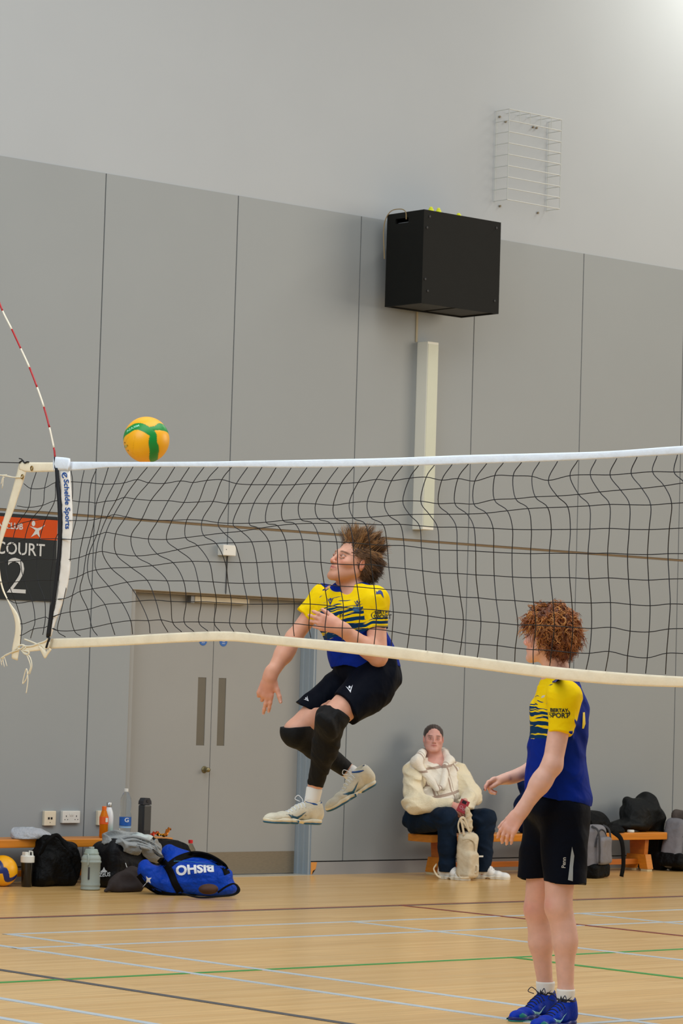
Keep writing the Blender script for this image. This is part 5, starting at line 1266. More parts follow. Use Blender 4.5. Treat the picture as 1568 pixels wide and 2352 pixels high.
r2 = trainer(pB, aRf, aRf+df*.295, U3, 1.02, (m_shB, m_soB, m_acB, m_nvB), m_lace_b, m_swB, side=-1, tabs=True, high=.012)
for r_ in (r1, r2):
    P_, sd, fd, up, bv, out, ax = r_
    V, T = poly2([(-.035, -.02), (-.03, .006), (-.01, .014), (.01, .002), (.03, -.006), (.035, -.02)], .008); V[:, 0] *= -1 if ax@fd > 0 else 1
    decal('toe_cap', V, [t[::-1] for t in T] if ax@fd > 0 else T, P_(.88, .04, .025), ax, up, m_acB, pB, bv)
def swoosh(p, ax, ay, s_, m, par, flip=1):
    pts = [(-.5, .28), (-.36, -.02), (-.2, -.14), (0, -.12), (.55, .22), (.0, -.30), (-.25, -.36), (-.48, -.22), (-.56, .0)]
    V_, T_ = poly2([(flip*x*s_, y*s_) for x, y in pts], .008); return V_, T_
for c_, r_ in ((anL, .0415), (anR, .041)):
    V, T = swoosh(None, None, None, .05, None, None); P = []
    for x, y in V:
        a_ = x/r_; P.append(c_-U3*.024+U3*y+(-CD*math.cos(a_)+CR*math.sin(a_))*(r_+.0012)+CR*0)
    mkobj('sock_emblem', P, T, mat('black_sock_print', (16, 20, 26), .6), pB)

# curls
rg = np.random.RandomState(9); ln_ = []
pal = [(164, 98, 46), (188, 122, 58), (134, 74, 34), (208, 146, 78), (104, 54, 26), (176, 108, 54)]
for i in range(1500):
    zz = rg.uniform(-1, 1); th = rg.uniform(0, 2*math.pi); r_ = math.sqrt(1-zz*zz); n_ = np.array([r_*math.cos(th), r_*math.sin(th), zz])
    p = np.array([0, -.020, .030])+n_*np.array([.083, .103, .097])
    if p[2] < -.055 and p[1] > -.035: continue
    if p[1] > .0 and p[2] < .048: continue
    if p[1] > -.03 and p[2] < -.01: continue
    nw = FH[0]*n_[0]+FH[1]*n_[1]+FH[2]*n_[2]; root = Lh(*p)
    d = nrm(nw*.55+rg.normal(size=3)*.55-U3*.45); L0 = rg.uniform(.030, .062); rad = rg.uniform(.006, .013); tn = rg.uniform(.9, 1.8); ph = rg.uniform(0, 6.28)
    a_ = nrm(np.cross(d, rg.normal(size=3))); b_ = np.cross(d, a_); c_ = pal[rg.randint(len(pal))]; sg = rg.choice([-1, 1])
    if p[2] < -.02: c_ = pal[[2, 4, 0][rg.randint(3)]]
    for q in range(3):
        o_ = rg.normal(size=3)*.0034; t = np.linspace(0, 1, 19)[:, None]; ang = ph+sg*t*tn*2*math.pi
        P = root+o_+nw*.006+d*L0*t+(a_*np.cos(ang)+b_*np.sin(ang))*rad*(.35+.65*t)-U3*.02*t*t
        ln_.append((P, np.linspace(.0028, .0005, 19), c_))
strands('hair', ln_, m_hair, pB, label='thick curly red hair')
lo, hi = bounds([hc], .17); v = grid_for(lo, hi, .004)
v.add(ell(Lh(0, -.022, .036), (.092, .110, .100), FH)); v.add(ell(Lh(0, -.075, -.05), (.065, .042, .055), FH), .03)
v.cut(ell(Lh(0, .09, -.015), (.1, .060, .080), FH), .02); v.cut(rbox(Lh(0, .04, -.07), (.13, .065, .075), .02, FH), .02)
v.warp(lambda x, y, z: .005*np.sin(x*140+z*70)*np.sin(y*120+z*110))
v.build('hair_underlayer', m_hair, pB, col=lambda V_: np.tile(lin((104, 54, 26)), (len(V_), 1)))  # kept dark so its colour stands in for shade between the curls
# ================================================================== BENCHES, SEATED WOMAN, BAGS AND BOTTLES
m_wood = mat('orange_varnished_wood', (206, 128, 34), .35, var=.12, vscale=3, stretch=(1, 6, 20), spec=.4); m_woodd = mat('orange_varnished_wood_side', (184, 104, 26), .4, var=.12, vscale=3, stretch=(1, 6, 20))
m_ft = mat('cream_rubber_foot', (212, 200, 160), .6)
BZ = .325
def bench(x0, x1, y0, y1, legs, label):
    t = thing('bench', ((x0+x1)/2, (y0+y1)/2, 0), label, 'bench', 'gym benches along the back wall')
    MB().box((x0, y0, BZ-.06), (x1, y1, BZ), bev=.008).build('seat_plank', m_wood, t)
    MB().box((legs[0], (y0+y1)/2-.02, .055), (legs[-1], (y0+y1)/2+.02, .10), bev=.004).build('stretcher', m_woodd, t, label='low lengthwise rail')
    for lx in legs:
        ym = (y0+y1)/2
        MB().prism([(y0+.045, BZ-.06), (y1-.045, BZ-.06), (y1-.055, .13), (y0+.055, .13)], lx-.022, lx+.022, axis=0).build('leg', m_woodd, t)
        MB().prism([(y0+.03, .14), (y1-.03, .14), (y1-.0, .02), (y1-.09, .02), (y1-.10, .06), (y0+.10, .06), (y0+.09, .02), (y0+.0, .02)], lx-.034, lx+.034, axis=0).build('foot', m_wood, t)
        for yy in (y0+.045, y1-.045): MB().box((lx-.03, yy-.038, 0), (lx+.03, yy+.038, .024), bev=.003).build('rubber_foot', m_ft, t)
    return t
bench(16.17, 18.88, 17.40, 17.67, (16.40, 18.68), 'long orange wooden bench the woman sits on by the back wall')
bench(10.6, 13.66, 17.46, 17.73, (10.9, 13.4), 'orange wooden bench at the left behind the bags, under the wall sockets')

def frameY(yaw): return frame((math.sin(yaw), math.cos(yaw), 0), (0, 0, 1))
# ------------------------------------------------------------------ woman
pW = thing('person', (16.25, 17.4, 0), 'seated woman in a cream fleece coat and dark jeans holding a red phone', 'person')
W = onY
hc = W(995, 1697, 17.60); FHw = frame(nrm(-CD*.98+CU*.10+CR*.05), CU+CR*.05); scw = .90
hipR_, knR_, anR_ = W(958, 1882, 17.56), W(1027, 1880, 17.13), W(1028, 1992, 17.15)
hipL_, knL_, anL_ = W(1010, 1884, 17.56), W(1114, 1882, 17.10), W(1108, 1994, 17.10)
nk = W(1000, 1738, 17.63); shRw, shLw = W(950, 1772, 17.58), W(1048, 1776, 17.56)
elRw, haRw = W(950, 1845, 17.42), W(1036, 1850, 17.17); elLw, haLw = W(1082, 1828, 17.36), W(1062, 1856, 17.14)
Fw = frame((0.0, -1, 0), (0, 0, 1))
lo, hi = bounds([hc+[0, 0, .1], hc, shRw, shLw, elRw, haRw, haLw, hipR_, hipL_, knR_, knL_, anR_, anL_, W(1160, 2012, 16.9)], .12); lo[2] = .02
v = grid_for(lo, hi, .0062, [(hc[0]-.11, hc[0]+.11, .0034)], [(hc[1]-.12, hc[1]+.11, .0034)], [(hc[2]-.13, hc[2]+.13, .0034)])
head(v, hc, FHw, scw, wide=1.06, jaw=1.10)
v.add(cap(hc-FHw[2]*.05, nk-[0, 0, .04], .058, .062), .03)
v.add(ell(W(998, 1805, 17.6), (.19, .14, .24), Fw), .04).add(ell(W(985, 1880, 17.57), (.2, .15, .11), Fw), .04)
for a, b in ((shRw, elRw), (elRw, haRw), (shLw, elLw), (elLw, haLw)): v.add(cap(a, b, .045, .03), .02)
for a, b, c in ((hipR_, knR_, anR_), (hipL_, knL_, anL_)): v.add(cap(a, b, .09, .062), .03); v.add(cap(b, c, .06, .038), .03); v.add(cap(c, c-np.array([0, 0, .04]), .036, .036), .01)
fR = nrm(haLw+[0, 0, -.01]-haRw); t1 = hand(v, haRw, nrm(CR*.8-CU*.45-CD*.3), nrm(-CD*.8+CU*.5), CU, (.3, .35, .4, .5), .04, .95, k=.004)
t2 = hand(v, haLw+np.array([0.01, 0, .03]), nrm(-CR*.35-CU*.9-CD*.2), nrm(CR*.7-CD*.6), CU-CD*.5, (.45, .5, .5, .5), .05, .9, k=.004)
v.cut(rbox((17.5, 17.54, BZ-.15), (1.4, .15, .16), .002)); v.build('body', m_skin, pW, col=lambda V_: redden(V_, face_col(V_, hc, FHw, scw, (214, 160, 146), (186, 112, 104), (96, 70, 58), None, .22, 1.06), [(haRw, .12, .3), (haLw, .1, .3)], (214, 140, 120)))
eyes(hc, FHw, scw, nrm(-CD+CU*.3+CR*.25), ('grey_green', (92, 98, 90)), pW, 1.06)
# hair pulled back
Lw = lambda x, y, z: hc+(FHw[0]*x*1.06+FHw[1]*y+FHw[2]*z)*scw
lo, hi = bounds([hc], .17); v = grid_for(lo, hi, .0045)
v.add(ell(Lw(0, -.024, .042), np.array([.084*1.06, .100, .088])*scw, FHw)).add(ell(Lw(0, -.11, .0), (.04, .035, .045), FHw), .02)
v.cut(ell(Lw(0, .098, .006), np.array([.070*1.06, .085, .092])*scw, FHw), .008); v.cut(rbox(Lw(0, .05, -.095), (.12, .075, .07), .02, FHw), .01)
v.warp(lambda x, y, z: .0012*np.sin((x*FHw[0][0]+y*FHw[0][1])*320)); v.build('hair', m_hair, pW, col=lambda V_: np.tile(lin((62, 48, 42)), (len(V_), 1)), label='dark hair pulled back tight')
# fleece coat
def fleece_mat():
    m = mat('cream_checked_fleece', (240, 232, 216), .9, var=.05, vscale=12, bump=.5, bscale=90, sheen=.4)
    nt = m.node_tree; N = nt.nodes; L = nt.links; b = N['Principled BSDF']; src = b.inputs['Base Color'].links[0].from_socket
    tc = N.new('ShaderNodeTexCoord'); sx = N.new('ShaderNodeSeparateXYZ'); mp = N.new('ShaderNodeMapping'); mp.inputs['Rotation'].default_value = (0, .18, 0); L.new(tc.outputs['Object'], mp.inputs[0]); L.new(mp.outputs[0], sx.inputs[0])
    def band(o, per, ph, w):
        a = N.new('ShaderNodeMath'); a.operation = 'MULTIPLY_ADD'; a.inputs[1].default_value = 1/per; a.inputs[2].default_value = ph; L.new(o, a.inputs[0])
        f = N.new('ShaderNodeMath'); f.operation = 'FRACT'; L.new(a.outputs[0], f.inputs[0]); c = N.new('ShaderNodeMath'); c.operation = 'LESS_THAN'; c.inputs[1].default_value = w; L.new(f.outputs[0], c.inputs[0]); return c.outputs[0]
    mx = None
    for o, per, ph, w in ((sx.outputs[0], .17, .62, .10), (sx.outputs[2], .21, .1, .09), (sx.outputs[0], .17, .42, .04)):
        c = band(o, per, ph, w)
        if mx is None: mx = c
        else:
            q = N.new('ShaderNodeMath'); q.operation = 'MAXIMUM'; L.new(mx, q.inputs[0]); L.new(c, q.inputs[1]); mx = q.outputs[0]
    q = N.new('ShaderNodeMath'); q.operation = 'MULTIPLY'; q.inputs[1].default_value = .85; L.new(mx, q.inputs[0])
    mi = N.new('ShaderNodeMix'); mi.data_type = 'RGBA'; L.new(q.outputs[0], mi.inputs[0]); L.new(src, mi.inputs[6]); mi.inputs[7].default_value = (*lin((158, 128, 110)), 1); L.new(mi.outputs[2], b.inputs['Base Color']); return m
m_fl = fleece_mat(); m_flp = mat('cream_fleece_plain', (234, 220, 186), .9, var=.05, vscale=12, bump=.5, bscale=90, sheen=.4)
lo, hi = bounds([W(925, 1710, 17.6), W(1095, 1720, 17.4), W(925, 1865, 17.7), W(1095, 1865, 17.1), shRw, elRw, haRw, elLw], .17); v = grid_for(lo, hi, .0052)
v.add(ell(W(1000, 1812, 17.58), (.215, .175, .205), Fw), .05).add(ell(W(992, 1838, 17.55), (.225, .185, .13), Fw), .05)
v.add(cap(W(1000, 1764, 17.62), shRw, .075, .085), .05).add(cap(W(1000, 1764, 17.62), shLw, .075, .085), .05)
v.plane(W(990, 1862, 17.5), (0, 0, -1), fn=lambda x, y, z: .008*np.sin(x*25)); 
v.cut(cap(W(1004, 1785, 17.36), W(1002, 1712, 17.46), .012, .10), .02)
v.warp(folds(31, .016, 18, (0, 0, 1), 3)); coat = v.build('coat', m_fl, pW, label='cream checked fleece coat')
v = grid_for(lo, hi, .0052)
for a, b, c in ((shRw, elRw, haRw), (shLw, elLw, haLw)):
    v.add(cap(a, b, .088, .080), .03); e = c-nrm(c-b)*.03; v.add(cap(b, e, .078, .050), .04)
v.warp(folds(32, .014, 22, (0, 0, 1), 3)); v.build('coat_sleeves', m_flp, coat, label='plain cream sleeves')
lo, hi = bounds([W(1000, 1740, 17.5)], .26); v = grid_for(lo, hi, .0055)     # big open collar
v.add(cap(W(956, 1752, 17.50), W(972, 1728, 17.62), .040, .034), 0).add(cap(W(956, 1752, 17.50), W(1004, 1812, 17.37), .036, .026), .02).add(cap(W(1030, 1745, 17.50), W(1020, 1728, 17.62), .036, .034), .0).add(cap(W(1030, 1745, 17.50), W(1016, 1808, 17.37), .034, .024), .02).add(cap(W(972, 1728, 17.68), W(1020, 1728, 17.68), .034, .034), .03)
v.warp(folds(33, .010, 24)); v.build('coat_collar', m_fl, coat, label='wide fleece collar')
# jeans
m_jean = mat('dark_blue_denim', (5, 27, 48), .75, var=.18, vscale=9, bump=.5, bscale=14, bumpd=.004, spec=.2)
lo, hi = bounds([hipR_, knR_, anR_, knL_, anL_, hipL_], .15); v = grid_for(lo, hi, .0055)
v.add(ell(W(988, 1890, 17.57), (.22, .175, .105), Fw), .04)
for a, b, c in ((hipR_, knR_, anR_), (hipL_, knL_, anL_)):
    v.add(cap(a, b, .110, .083), .04); v.add(cap(b, c-[0, 0, .05], .080, .064), .03)
v.warp(folds(34, .009, 20, (0, 0, 1), 3)); v.plane((0, 0, .055), (0, 0, -1)); v.cut(rbox((17.5, 17.54, BZ-.15), (1.4, .145, .152), .002)); v.build('jeans', m_jean, pW, label='dark blue jeans')
m_shW = mat('white_shoe_leather', (232, 230, 224), .5, var=.03); m_soW = mat('white_shoe_sole', (222, 216, 200), .5)
for an, d_, em in ((anR_, (.12, -.99, 0), 1), (anL_, (.62, -.78, 0), -1)):
    d_ = nrm(d_); h_ = np.array([an[0], an[1], 0])-d_*.07; P_, surf, sd, fd, up = shoe(pW, h_, h_+d_*.275, (0, 0, 1), 1.18, (m_shW, m_soW, m_soW, m_shW), laces=m_lace_w, loops=False)
    V_, Q_ = o_V[[k for k in o_V if 'shoe_upper' in k][-1]]; bv = BVHTree.FromPolygons([tuple(q) for q in V_], Q_.tolist())
    for a_ in (.44, .51, .58):
        V, T = poly2([(-.006, -.016), (.004, -.016), (.010, .016), (.0, .016)]); decal('shoe_stripe', V, T, P_(a_, .05, .034), -fd, up, mat('grey_shoe_stripe', (96, 100, 112), .5), pW, bv)
# phone in her hand
ph = thing('phone', W(1060, 1850, 17.09), 'red phone case held in both hands of the seated woman', 'phone')
pn = frame(nrm(-CD+CU*.25), nrm(CU+CR*.45)); c_ = W(1063, 1852, 17.05)
MB().box((-.036, -.005, -.052), (.036, .005, .052), pn, c_, bev=.004).build('case', mat('red_phone_case', (158, 14, 30), .4), ph)
MB().box((-.020, .0052, .020), (.014, .0085, .044), pn, c_, bev=.001).build('camera_block', mat('dark_glossy_plastic', (34, 10, 16), .15), ph)
for x, z, r_ in ((-.01, -.012, .011), (.014, -.022, .008), (.01, .03, .005)):
    P = [c_+pn[0]*(x+r_*math.cos(a))+pn[1]*.0055+pn[2]*(z+r_*math.sin(a)) for a in np.linspace(0, 6.28, 16)[:-1]]; MB().tube(P, .0018, 5, closed=True).build('case_print', mat('pale_case_print', (190, 160, 170), .5), ph)

# ------------------------------------------------------------------ soft things
PR = {}
def soft(name, org, label, cat, m, prims, h=.006, seed=1, amp=.008, sc=20, planes=(), cuts=(), group=None, part='body', parent=None, dirn=(0, 0, 1), plabel=None, floor0=True):
    t = parent if parent is not None else thing(name, org, label, cat, group)
    lo = np.min([p[0][1] for p in prims], 0)-.03; hi = np.max([p[0][2] for p in prims], 0)+.03; v = grid_for(lo, hi, h)
    for p, k in prims: v.add(p, k)
    v.warp(folds(seed, amp, sc, dirn, 2)); 
    for p, k in cuts: v.cut(p, k)
    PR[name+str(seed)] = [(grow(p_, amp*.9+.004), 0) for p_, k_ in prims]
    if floor0: v.plane((0, 0, .002), (0, 0, -1))
    for p, n_ in planes: v.plane(p, n_)
    o = v.build(part, m, t, label=plabel); return t, o
m_bag = mat('black_nylon', (8, 9, 10), .6, var=.15, vscale=9, bump=.9, bscale=16, bumpd=.006, spec=.14); m_strap = mat('black_webbing', (6, 6, 7), .7, spec=.12)
m_beige = mat('beige_canvas', (206, 192, 164), .8, var=.06, vscale=9, bump=.5, bscale=20, bumpd=.004); m_beiged = mat('beige_seam', (160, 146, 116), .8)
# beige rucksack between the woman's feet
bc_ = W(1072, 1966, 17.0); FB = frame((.25, -.97, 0), (0.03, .0, 1))
tb, o_ = soft('rucksack', (bc_[0], bc_[1], 0), 'beige canvas rucksack standing between the feet of the seated woman', 'bag', m_beige,
    [(rbox((bc_[0], bc_[1], .185), (.086, .062, .178), .05, FB), 0), (rbox((bc_[0], bc_[1]-.05, .12), (.072, .04, .10), .03, FB), .02)], seed=41, amp=.007, sc=16)
def strap(par, pts, r=.012, m=m_strap, name='strap', flat=.3, n=6, nv=(0, -1, 0)): return MB().tube(crom(pts, n), r, 8, flat=(nrm(nv), flat)).build(name, m, par, smooth=True)
strap(tb, [W(1066, 1920, 16.97), W(1060, 1890, 16.97), W(1056, 1882, 16.97), W(1066, 1880, 16.97), W(1078, 1912, 16.97)], .011, m_beige, 'handle')
strap(tb, [W(1058, 1922, 17.02), W(1052, 1896, 17.04), W(1060, 1884, 17.04), W(1084, 1920, 17.02)], .009, m_beige, 'handle')
strap(tb, [W(1089, 1985, 16.93), W(1097, 1990, 16.9), W(1096, 2003, 16.9), W(1086, 2004, 16.92), W(1082, 2014, 16.92), W(1060, 2016, 16.9), W(1052, 2008, 16.95)], .009, m_beige, 'shoulder_strap')
MB().tube(crom([W(1062, 1930, 16.92), W(1076, 1928, 16.92), W(1088, 1936, 16.93), W(1090, 1955, 16.93)], 5), .003, 6).build('zip', m_beiged, tb)
strap(tb, [W(1002, 1985, 17.12), W(996, 1996, 17.08), W(1003, 2010, 17.06), W(1012, 2016, 17.04)], .008, m_beige, 'shoulder_strap')
# cream scarf / tote hanging from her hand
soft('scarf', W(1075, 1875, 17.06), 'cream fabric bundle hanging from the hands of the seated woman', 'scarf', m_beige, [(cap(W(1072, 1860, 17.02), W(1078, 1900, 17.05), .022, .034, (0, 1, 0), .6), 0), (cap(W(1078, 1872, 17.06), W(1068, 1896, 17.05), .02, .022), .01)], h=.004, seed=43, amp=.006, sc=60, floor0=False, part='cloth')
MB().box((-.05, -.004, -.006), (.05, .004, .006), None, W(1098, 1967, 16.99)).build('white_tag', m_pl, tb)

# things behind player B: navy jacket on the bench
p_ = W(1200, 1860, 17.5)
soft('jacket', (p_[0], p_[1], BZ), 'dark blue jacket heaped on the bench behind the red-haired player', 'jacket', mat('deep_blue_padded_cloth', (6, 30, 74), .7, var=.2, bump=.5, bscale=14, spec=.15), [(ell(W(1212, 1868, 17.54), (.13, .12, .17)), 0), (ell(W(1214, 1805, 17.58), (.09, .09, .10)), .04), (ell(W(1222, 1890, 17.5), (.16, .13, .09)), .04)], seed=44, amp=.014, sc=22, planes=[((0, 0, BZ+.002), (0, 0, -1)), ((0, WY-.01, 0), (0, 1, 0))], part='cloth')
# right bench: round black bag, big black coat, grey rucksacks
p_ = W(1362, 1888, 17.52)
soft('bag', (p_[0], p_[1], BZ), 'round black bag on the bench right of the red-haired player', 'bag', m_bag, [(ell(W(1355, 1895, 17.54), (.20, .13, .125)), 0), (ell(W(1400, 1908, 17.5), (.13, .12, .05)), .03)], seed=45, amp=.008, planes=[((0, 0, BZ+.002), (0, 0, -1)), ((0, WY-.01, 0), (0, 1, 0))])
t_, o_ = soft('coat', W(1470, 1990, 17.55), 'big black coat heaped over the right end of the bench', 'coat', mat('black_padded_coat', (6, 9, 10), .6, var=.2, bump=.6, bscale=12, bumpd=.006, spec=.25),
    [(ell(W(1462, 1870, 17.58), (.15, .14, .14)), 0), (ell(W(1483, 1862, 17.6), (.11, .13, .16)), .05), (cap(W(1440, 1842, 17.6), W(1455, 1880, 17.55), .05, .10), .03), (ell(W(1440, 1895, 17.55), (.18, .13, .05)), .03), (cap(W(1500, 1880, 17.6), W(1502, 1985, 17.62), .10, .09), .05), (ell(W(1502, 1985, 17.6), (.13, .14, .10)), .04)], seed=46, amp=.016, sc=18, planes=[((0, WY-.01, 0), (0, 1, 0))], cuts=[(rbox(((16.17+18.89)/2, 17.535, BZ-.17), ((18.89-16.17)/2+.004, .155, .172), .002), 0)], part='cloth')
m_gb = mat('grey_rucksack_cloth', (122, 120, 124), .75, var=.08, vscale=14, bump=.4, bscale=30); m_gbd = mat('dark_grey_panel', (46, 46, 50), .7)
def rucksack(px_, py_, Y, w, d, hgt, lean, label, seed):
    b = W(px_, py_, Y); b[2] = 0; FB = frame((lean[0], -1, lean[1]), (lean[2], lean[3], 1))
    t, o = soft('rucksack', b, label, 'bag', m_gb, [(rbox(b+FB[2]*hgt*.5, (w, d, hgt*.5), .06, FB), 0)], seed=seed, amp=.005, sc=14)
    soft('', b, '', '', m_bag, [(rbox(b+FB[2]*hgt*.14+FB[1]*.01, (w+.008, d+.012, hgt*.14), .03, FB), 0)], seed=seed+1, amp=.004, part='base_panel', parent=t, plabel='black lower panel')
    soft('', b, '', '', m_gb, [(rbox(b+FB[2]*hgt*.52+FB[1]*(d+.02), (w*.74, .035, hgt*.26), .03, FB), 0)], seed=seed+2, amp=.004, part='front_pocket', parent=t)
    for s_ in (-1, 1):
        pts = [b+FB[0]*s_*w*.78+FB[1]*(d+.02)*f_+FB[2]*hgt*z_ for f_, z_ in ((.4, .99), (.95, .90), (1.1, .6), (1.1, .3))]
        strap(t, pts, .011, m_gbd, 'compression_strap', .35)
    rim = [b+FB[0]*w*.9*math.cos(a)+FB[2]*(hgt*.5+hgt*.42*math.sin(a))+FB[1]*(d*.96) for a in np.linspace(.25, math.pi-.25, 14)]
    MB().tube(rim, .006, 6).build('zip', m_gbd, t)
    hnd = [b+FB[0]*x_+FB[2]*(hgt+z_)-FB[1]*d*.4 for x_, z_ in ((-.05, -.01), (-.04, .03), (.04, .03), (.05, -.01))]; strap(t, hnd, .009, m_strap, 'handle', .4)
    return t, b, FB
t_, b_, FB_ = rucksack(1358, 2014, 16.95, .135, .085, .42, (.35, .0, -.06, .12), 'grey rucksack standing on the floor right behind the red-haired player', 50)
strap(t_, [b_+np.array([.19, -.04, .37]), b_+np.array([.23, -.10, .30]), b_+np.array([.26, -.10, .12]), b_+np.array([.24, -.10, .01])], .024, m_strap, 'shoulder_strap', .3)
t_, b_, FB_ = rucksack(1556, 1995, 17.42, .20, .10, .42, (.3, .0, .20, .25), 'grey rucksack leaning on the wall at the right edge of the picture', 56)
soft('', b_, '', '', mat('brown_grey_flap', (72, 62, 56), .7, var=.1, bump=.3), [(rbox(b_+FB_[2]*.44+FB_[1]*.03, (.17, .09, .05), .04, FB_), 0)], seed=59, amp=.008, part='top_flap', parent=t_, plabel='brown grey top flap')
MB().lathe([(.028, 0), (.030, .004), (.030, .018), (.026, .022)], W(1448, 1912, 17.43), 18).build('cap_disc', m_pl, put(thing('tape_roll', (*W(1448, 1912, 17.43)[:2], BZ), 'small white roll standing on the right end of the bench', 'tape')), smooth=True)

# ------------------------------------------------------------------ left heap: bottles on the bench
def glass_mat(name, col, tr=1.0, rough=.05):
    m = mat(name, col, rough, trans=tr, var=.01); m.node_tree.nodes['Principled BSDF'].inputs['IOR'].default_value = 1.15; return m
m_clear = glass_mat('clear_bottle_plastic', (236, 242, 246)); m_blk2 = mat('dark_grey_bottle', (44, 46, 48), .35, var=.04)
def spot(px_, Y, z=BZ): q = W(px_, 1900, Y); return np.array([q[0], q[1], z])
c = spot(238, 17.50); t = thing('drink_bottle', c, 'small orange drink bottle on the left bench beside a white steel bottle', 'bottle')
MB().lathe([(.024, .0), (.031, .006), (.031, .10), (.0325, .105), (.0325, .15), (.030, .157), (.018, .195), (.0145, .20), (.0145, .206)], c, 22).build('bottle_body', mat('orange_drink', (236, 134, 22), .2, trans=.35, var=.02), t, smooth=True)
MB().lathe([(.0325, .1), (.0328, .101), (.0328, .152), (.032, .153)], c, 22).build('label_wrap', mat('orange_red_label', (232, 92, 20), .45), t)
MB().lathe([(.0165, .200), (.0165, .224), (.014, .227)], c, 18).build('cap', mat('orange_cap', (240, 108, 20), .4), t)
MB().box((-.010, -.0345, .115), (.010, -.0325, .145), None, c).build('nutrition_panel', m_pl, t)
c = spot(249, 17.58); t = thing('steel_bottle', c, 'white to turquoise steel bottle with silver cap on the left bench', 'bottle')
def grad_mat():
    m = mat('white_turquoise_enamel', (230, 236, 238), .3, var=.01); nt = m.node_tree; N = nt.nodes; L = nt.links; b = N['Principled BSDF']; tc = N.new('ShaderNodeTexCoord'); sx = N.new('ShaderNodeSeparateXYZ'); L.new(tc.outputs['Object'], sx.inputs[0])
    r = N.new('ShaderNodeValToRGB'); r.color_ramp.elements[0].position = .0; r.color_ramp.elements[0].color = (*lin((40, 178, 178)), 1); r.color_ramp.elements[1].position = .12; r.color_ramp.elements[1].color = (*lin((232, 236, 238)), 1); L.new(sx.outputs[2], r.inputs[0]); L.new(r.outputs[0], b.inputs['Base Color']); return m
MB().lathe([(.03, 0), (.034, .005), (.034, .15), (.030, .18), (.019, .212), (.0175, .216)], c, 24).build('bottle_body', grad_mat(), t, smooth=True)
MB().lathe([(.0178, .216), (.019, .22), (.019, .248), (.016, .252)], c, 20).build('cap', mat('brushed_silver', (190, 190, 188), .3, metal=.9), t, smooth=True)
c = spot(287, 17.54); t = thing('water_bottle', c, 'tall clear water bottle with blue label on the left bench', 'bottle')
MB().lathe([(.03, 0), (.042, .008), (.042, .06), (.043, .064), (.043, .15), (.041, .17), (.037, .19), (.040, .21), (.041, .25), (.036, .285), (.020, .318), (.014, .326), (.014, .336)], c, 26).build('bottle_body', m_clear, t, smooth=True)
MB().lathe([(.0432, .085), (.0436, .086), (.0436, .146), (.0432, .147)], c, 26).build('label_wrap', mat('blue_bottle_label', (18, 92, 178), .4), t)
MB().lathe([(.0438, .07), (.0438, .082)], c, 26).build('label_edge', mat('pale_blue_label', (150, 190, 226), .4), t)
V, T = text_mesh('G', .042, (1.1, 1), .001); decal('bottle_emblem', V, T, c+np.array([-.018, -.0415, .126]), (.9, -.43, 0), (0, 0, 1), m_whiteprint, t, off=.001)
MB().lathe([(.0155, .330), (.0155, .350), (.013, .352)], c, 18).build('cap', m_pl, t)
c = spot(331, 17.56); t = thing('flask', c, 'dark grey square-shouldered flask at the right end of the left bench', 'bottle')
fl_ = MB().box((-.036, -.036, 0), (.036, .036, .236), None, c, bev=.014); fl_.build('flask_body', m_blk2, t, smooth=False)
MB().box((-.03, -.0375, .05), (.03, -.035, .225), None, c).build('flask_panel', mat('grey_flask_panel', (62, 62, 60), .4), t)
lid = MB(); lid.prism([(c[0]-.038, c[2]+.236), (c[0]+.038, c[2]+.236), (c[0]+.036, c[2]+.26), (c[0]+.02, c[2]+.284), (c[0]-.02, c[2]+.284), (c[0]-.036, c[2]+.26)], c[1]-.03, c[1]+.03); lid.build('lid', m_gbd, t)
MB().lathe([(.010, 0), (.010, .004)], c+np.array([0, -.031, .262]), 14, R_).build('lid_hole', m_blk, t)
# plastic bag on the bench
q = W(78, 1918, 17.5)
soft('plastic_bag', (q[0], q[1], BZ), 'crumpled clear plastic bag lying on the left bench', 'bag', mat('cloudy_plastic_film', (206, 212, 220), .3, trans=.35, var=.08, bump=.8, bscale=26, bumpd=.006),
     [(ell(q+np.array([-.02, 0, -.005]), (.155, .09, .055)), 0), (ell(q+np.array([.09, .02, -.02]), (.14, .07, .03)), .03), (ell(q+np.array([-.10, .0, .015]), (.07, .06, .035)), .03)], h=.0045, seed=61, amp=.016, sc=34, planes=[((0, 0, BZ+.002), (0, 0, -1))], part='film')
V, T = poly2([(-.05, -.02), (.04, -.025), (.05, .01), (-.02, .02)]); 
# floor: ball, shaker, bags, jug
c = onfloor(4, 2036); rb_ = .108; c = c+np.array([0, 0, rb_]); ball2 = thing('volleyball', c-[0, 0, rb_], 'yellow and blue volleyball on the floor at the left edge', 'ball')
def ballf(A):
    d = np.minimum(stripe(A, [(-.6,-.1,.7), (.2, .15, .95), (.35,-.15,.9), (.45,-.5,.72), (.95,-.35,.2)], [.16,.2,.2,.18,.16]), stripe(A, [(-.5,.9,.2), (.0,.55,.8), (.1,.2,.95)], [.1,.1,.12]))
    k = np.clip(d/.012, 0, 1)[:, None]; y_ = np.array(lin((246, 176, 8))); b_ = np.array(lin((18, 40, 110))); return b_*(1-k)+y_*k, -.0012*np.exp(-(d/.02)**2)
ball_mesh('ball_skin', c, rb_, ballf, ball2)
c = onfloor(61, 2037); c[2] = 0; t = thing('shaker_bottle', c, 'black shaker bottle with white lid on the floor beside the yellow ball', 'bottle')
MB().lathe([(.032, 0), (.037, .004), (.044, .175), (.045, .185)], c, 24).build('cup', mat('smoky_black_cup', (20, 18, 18), .25, var=.02), t, smooth=True)
MB().lathe([(.048, .17), (.049, .176), (.049, .212), (.044, .218), (.02, .22)], c, 24).build('lid', m_pl, t)
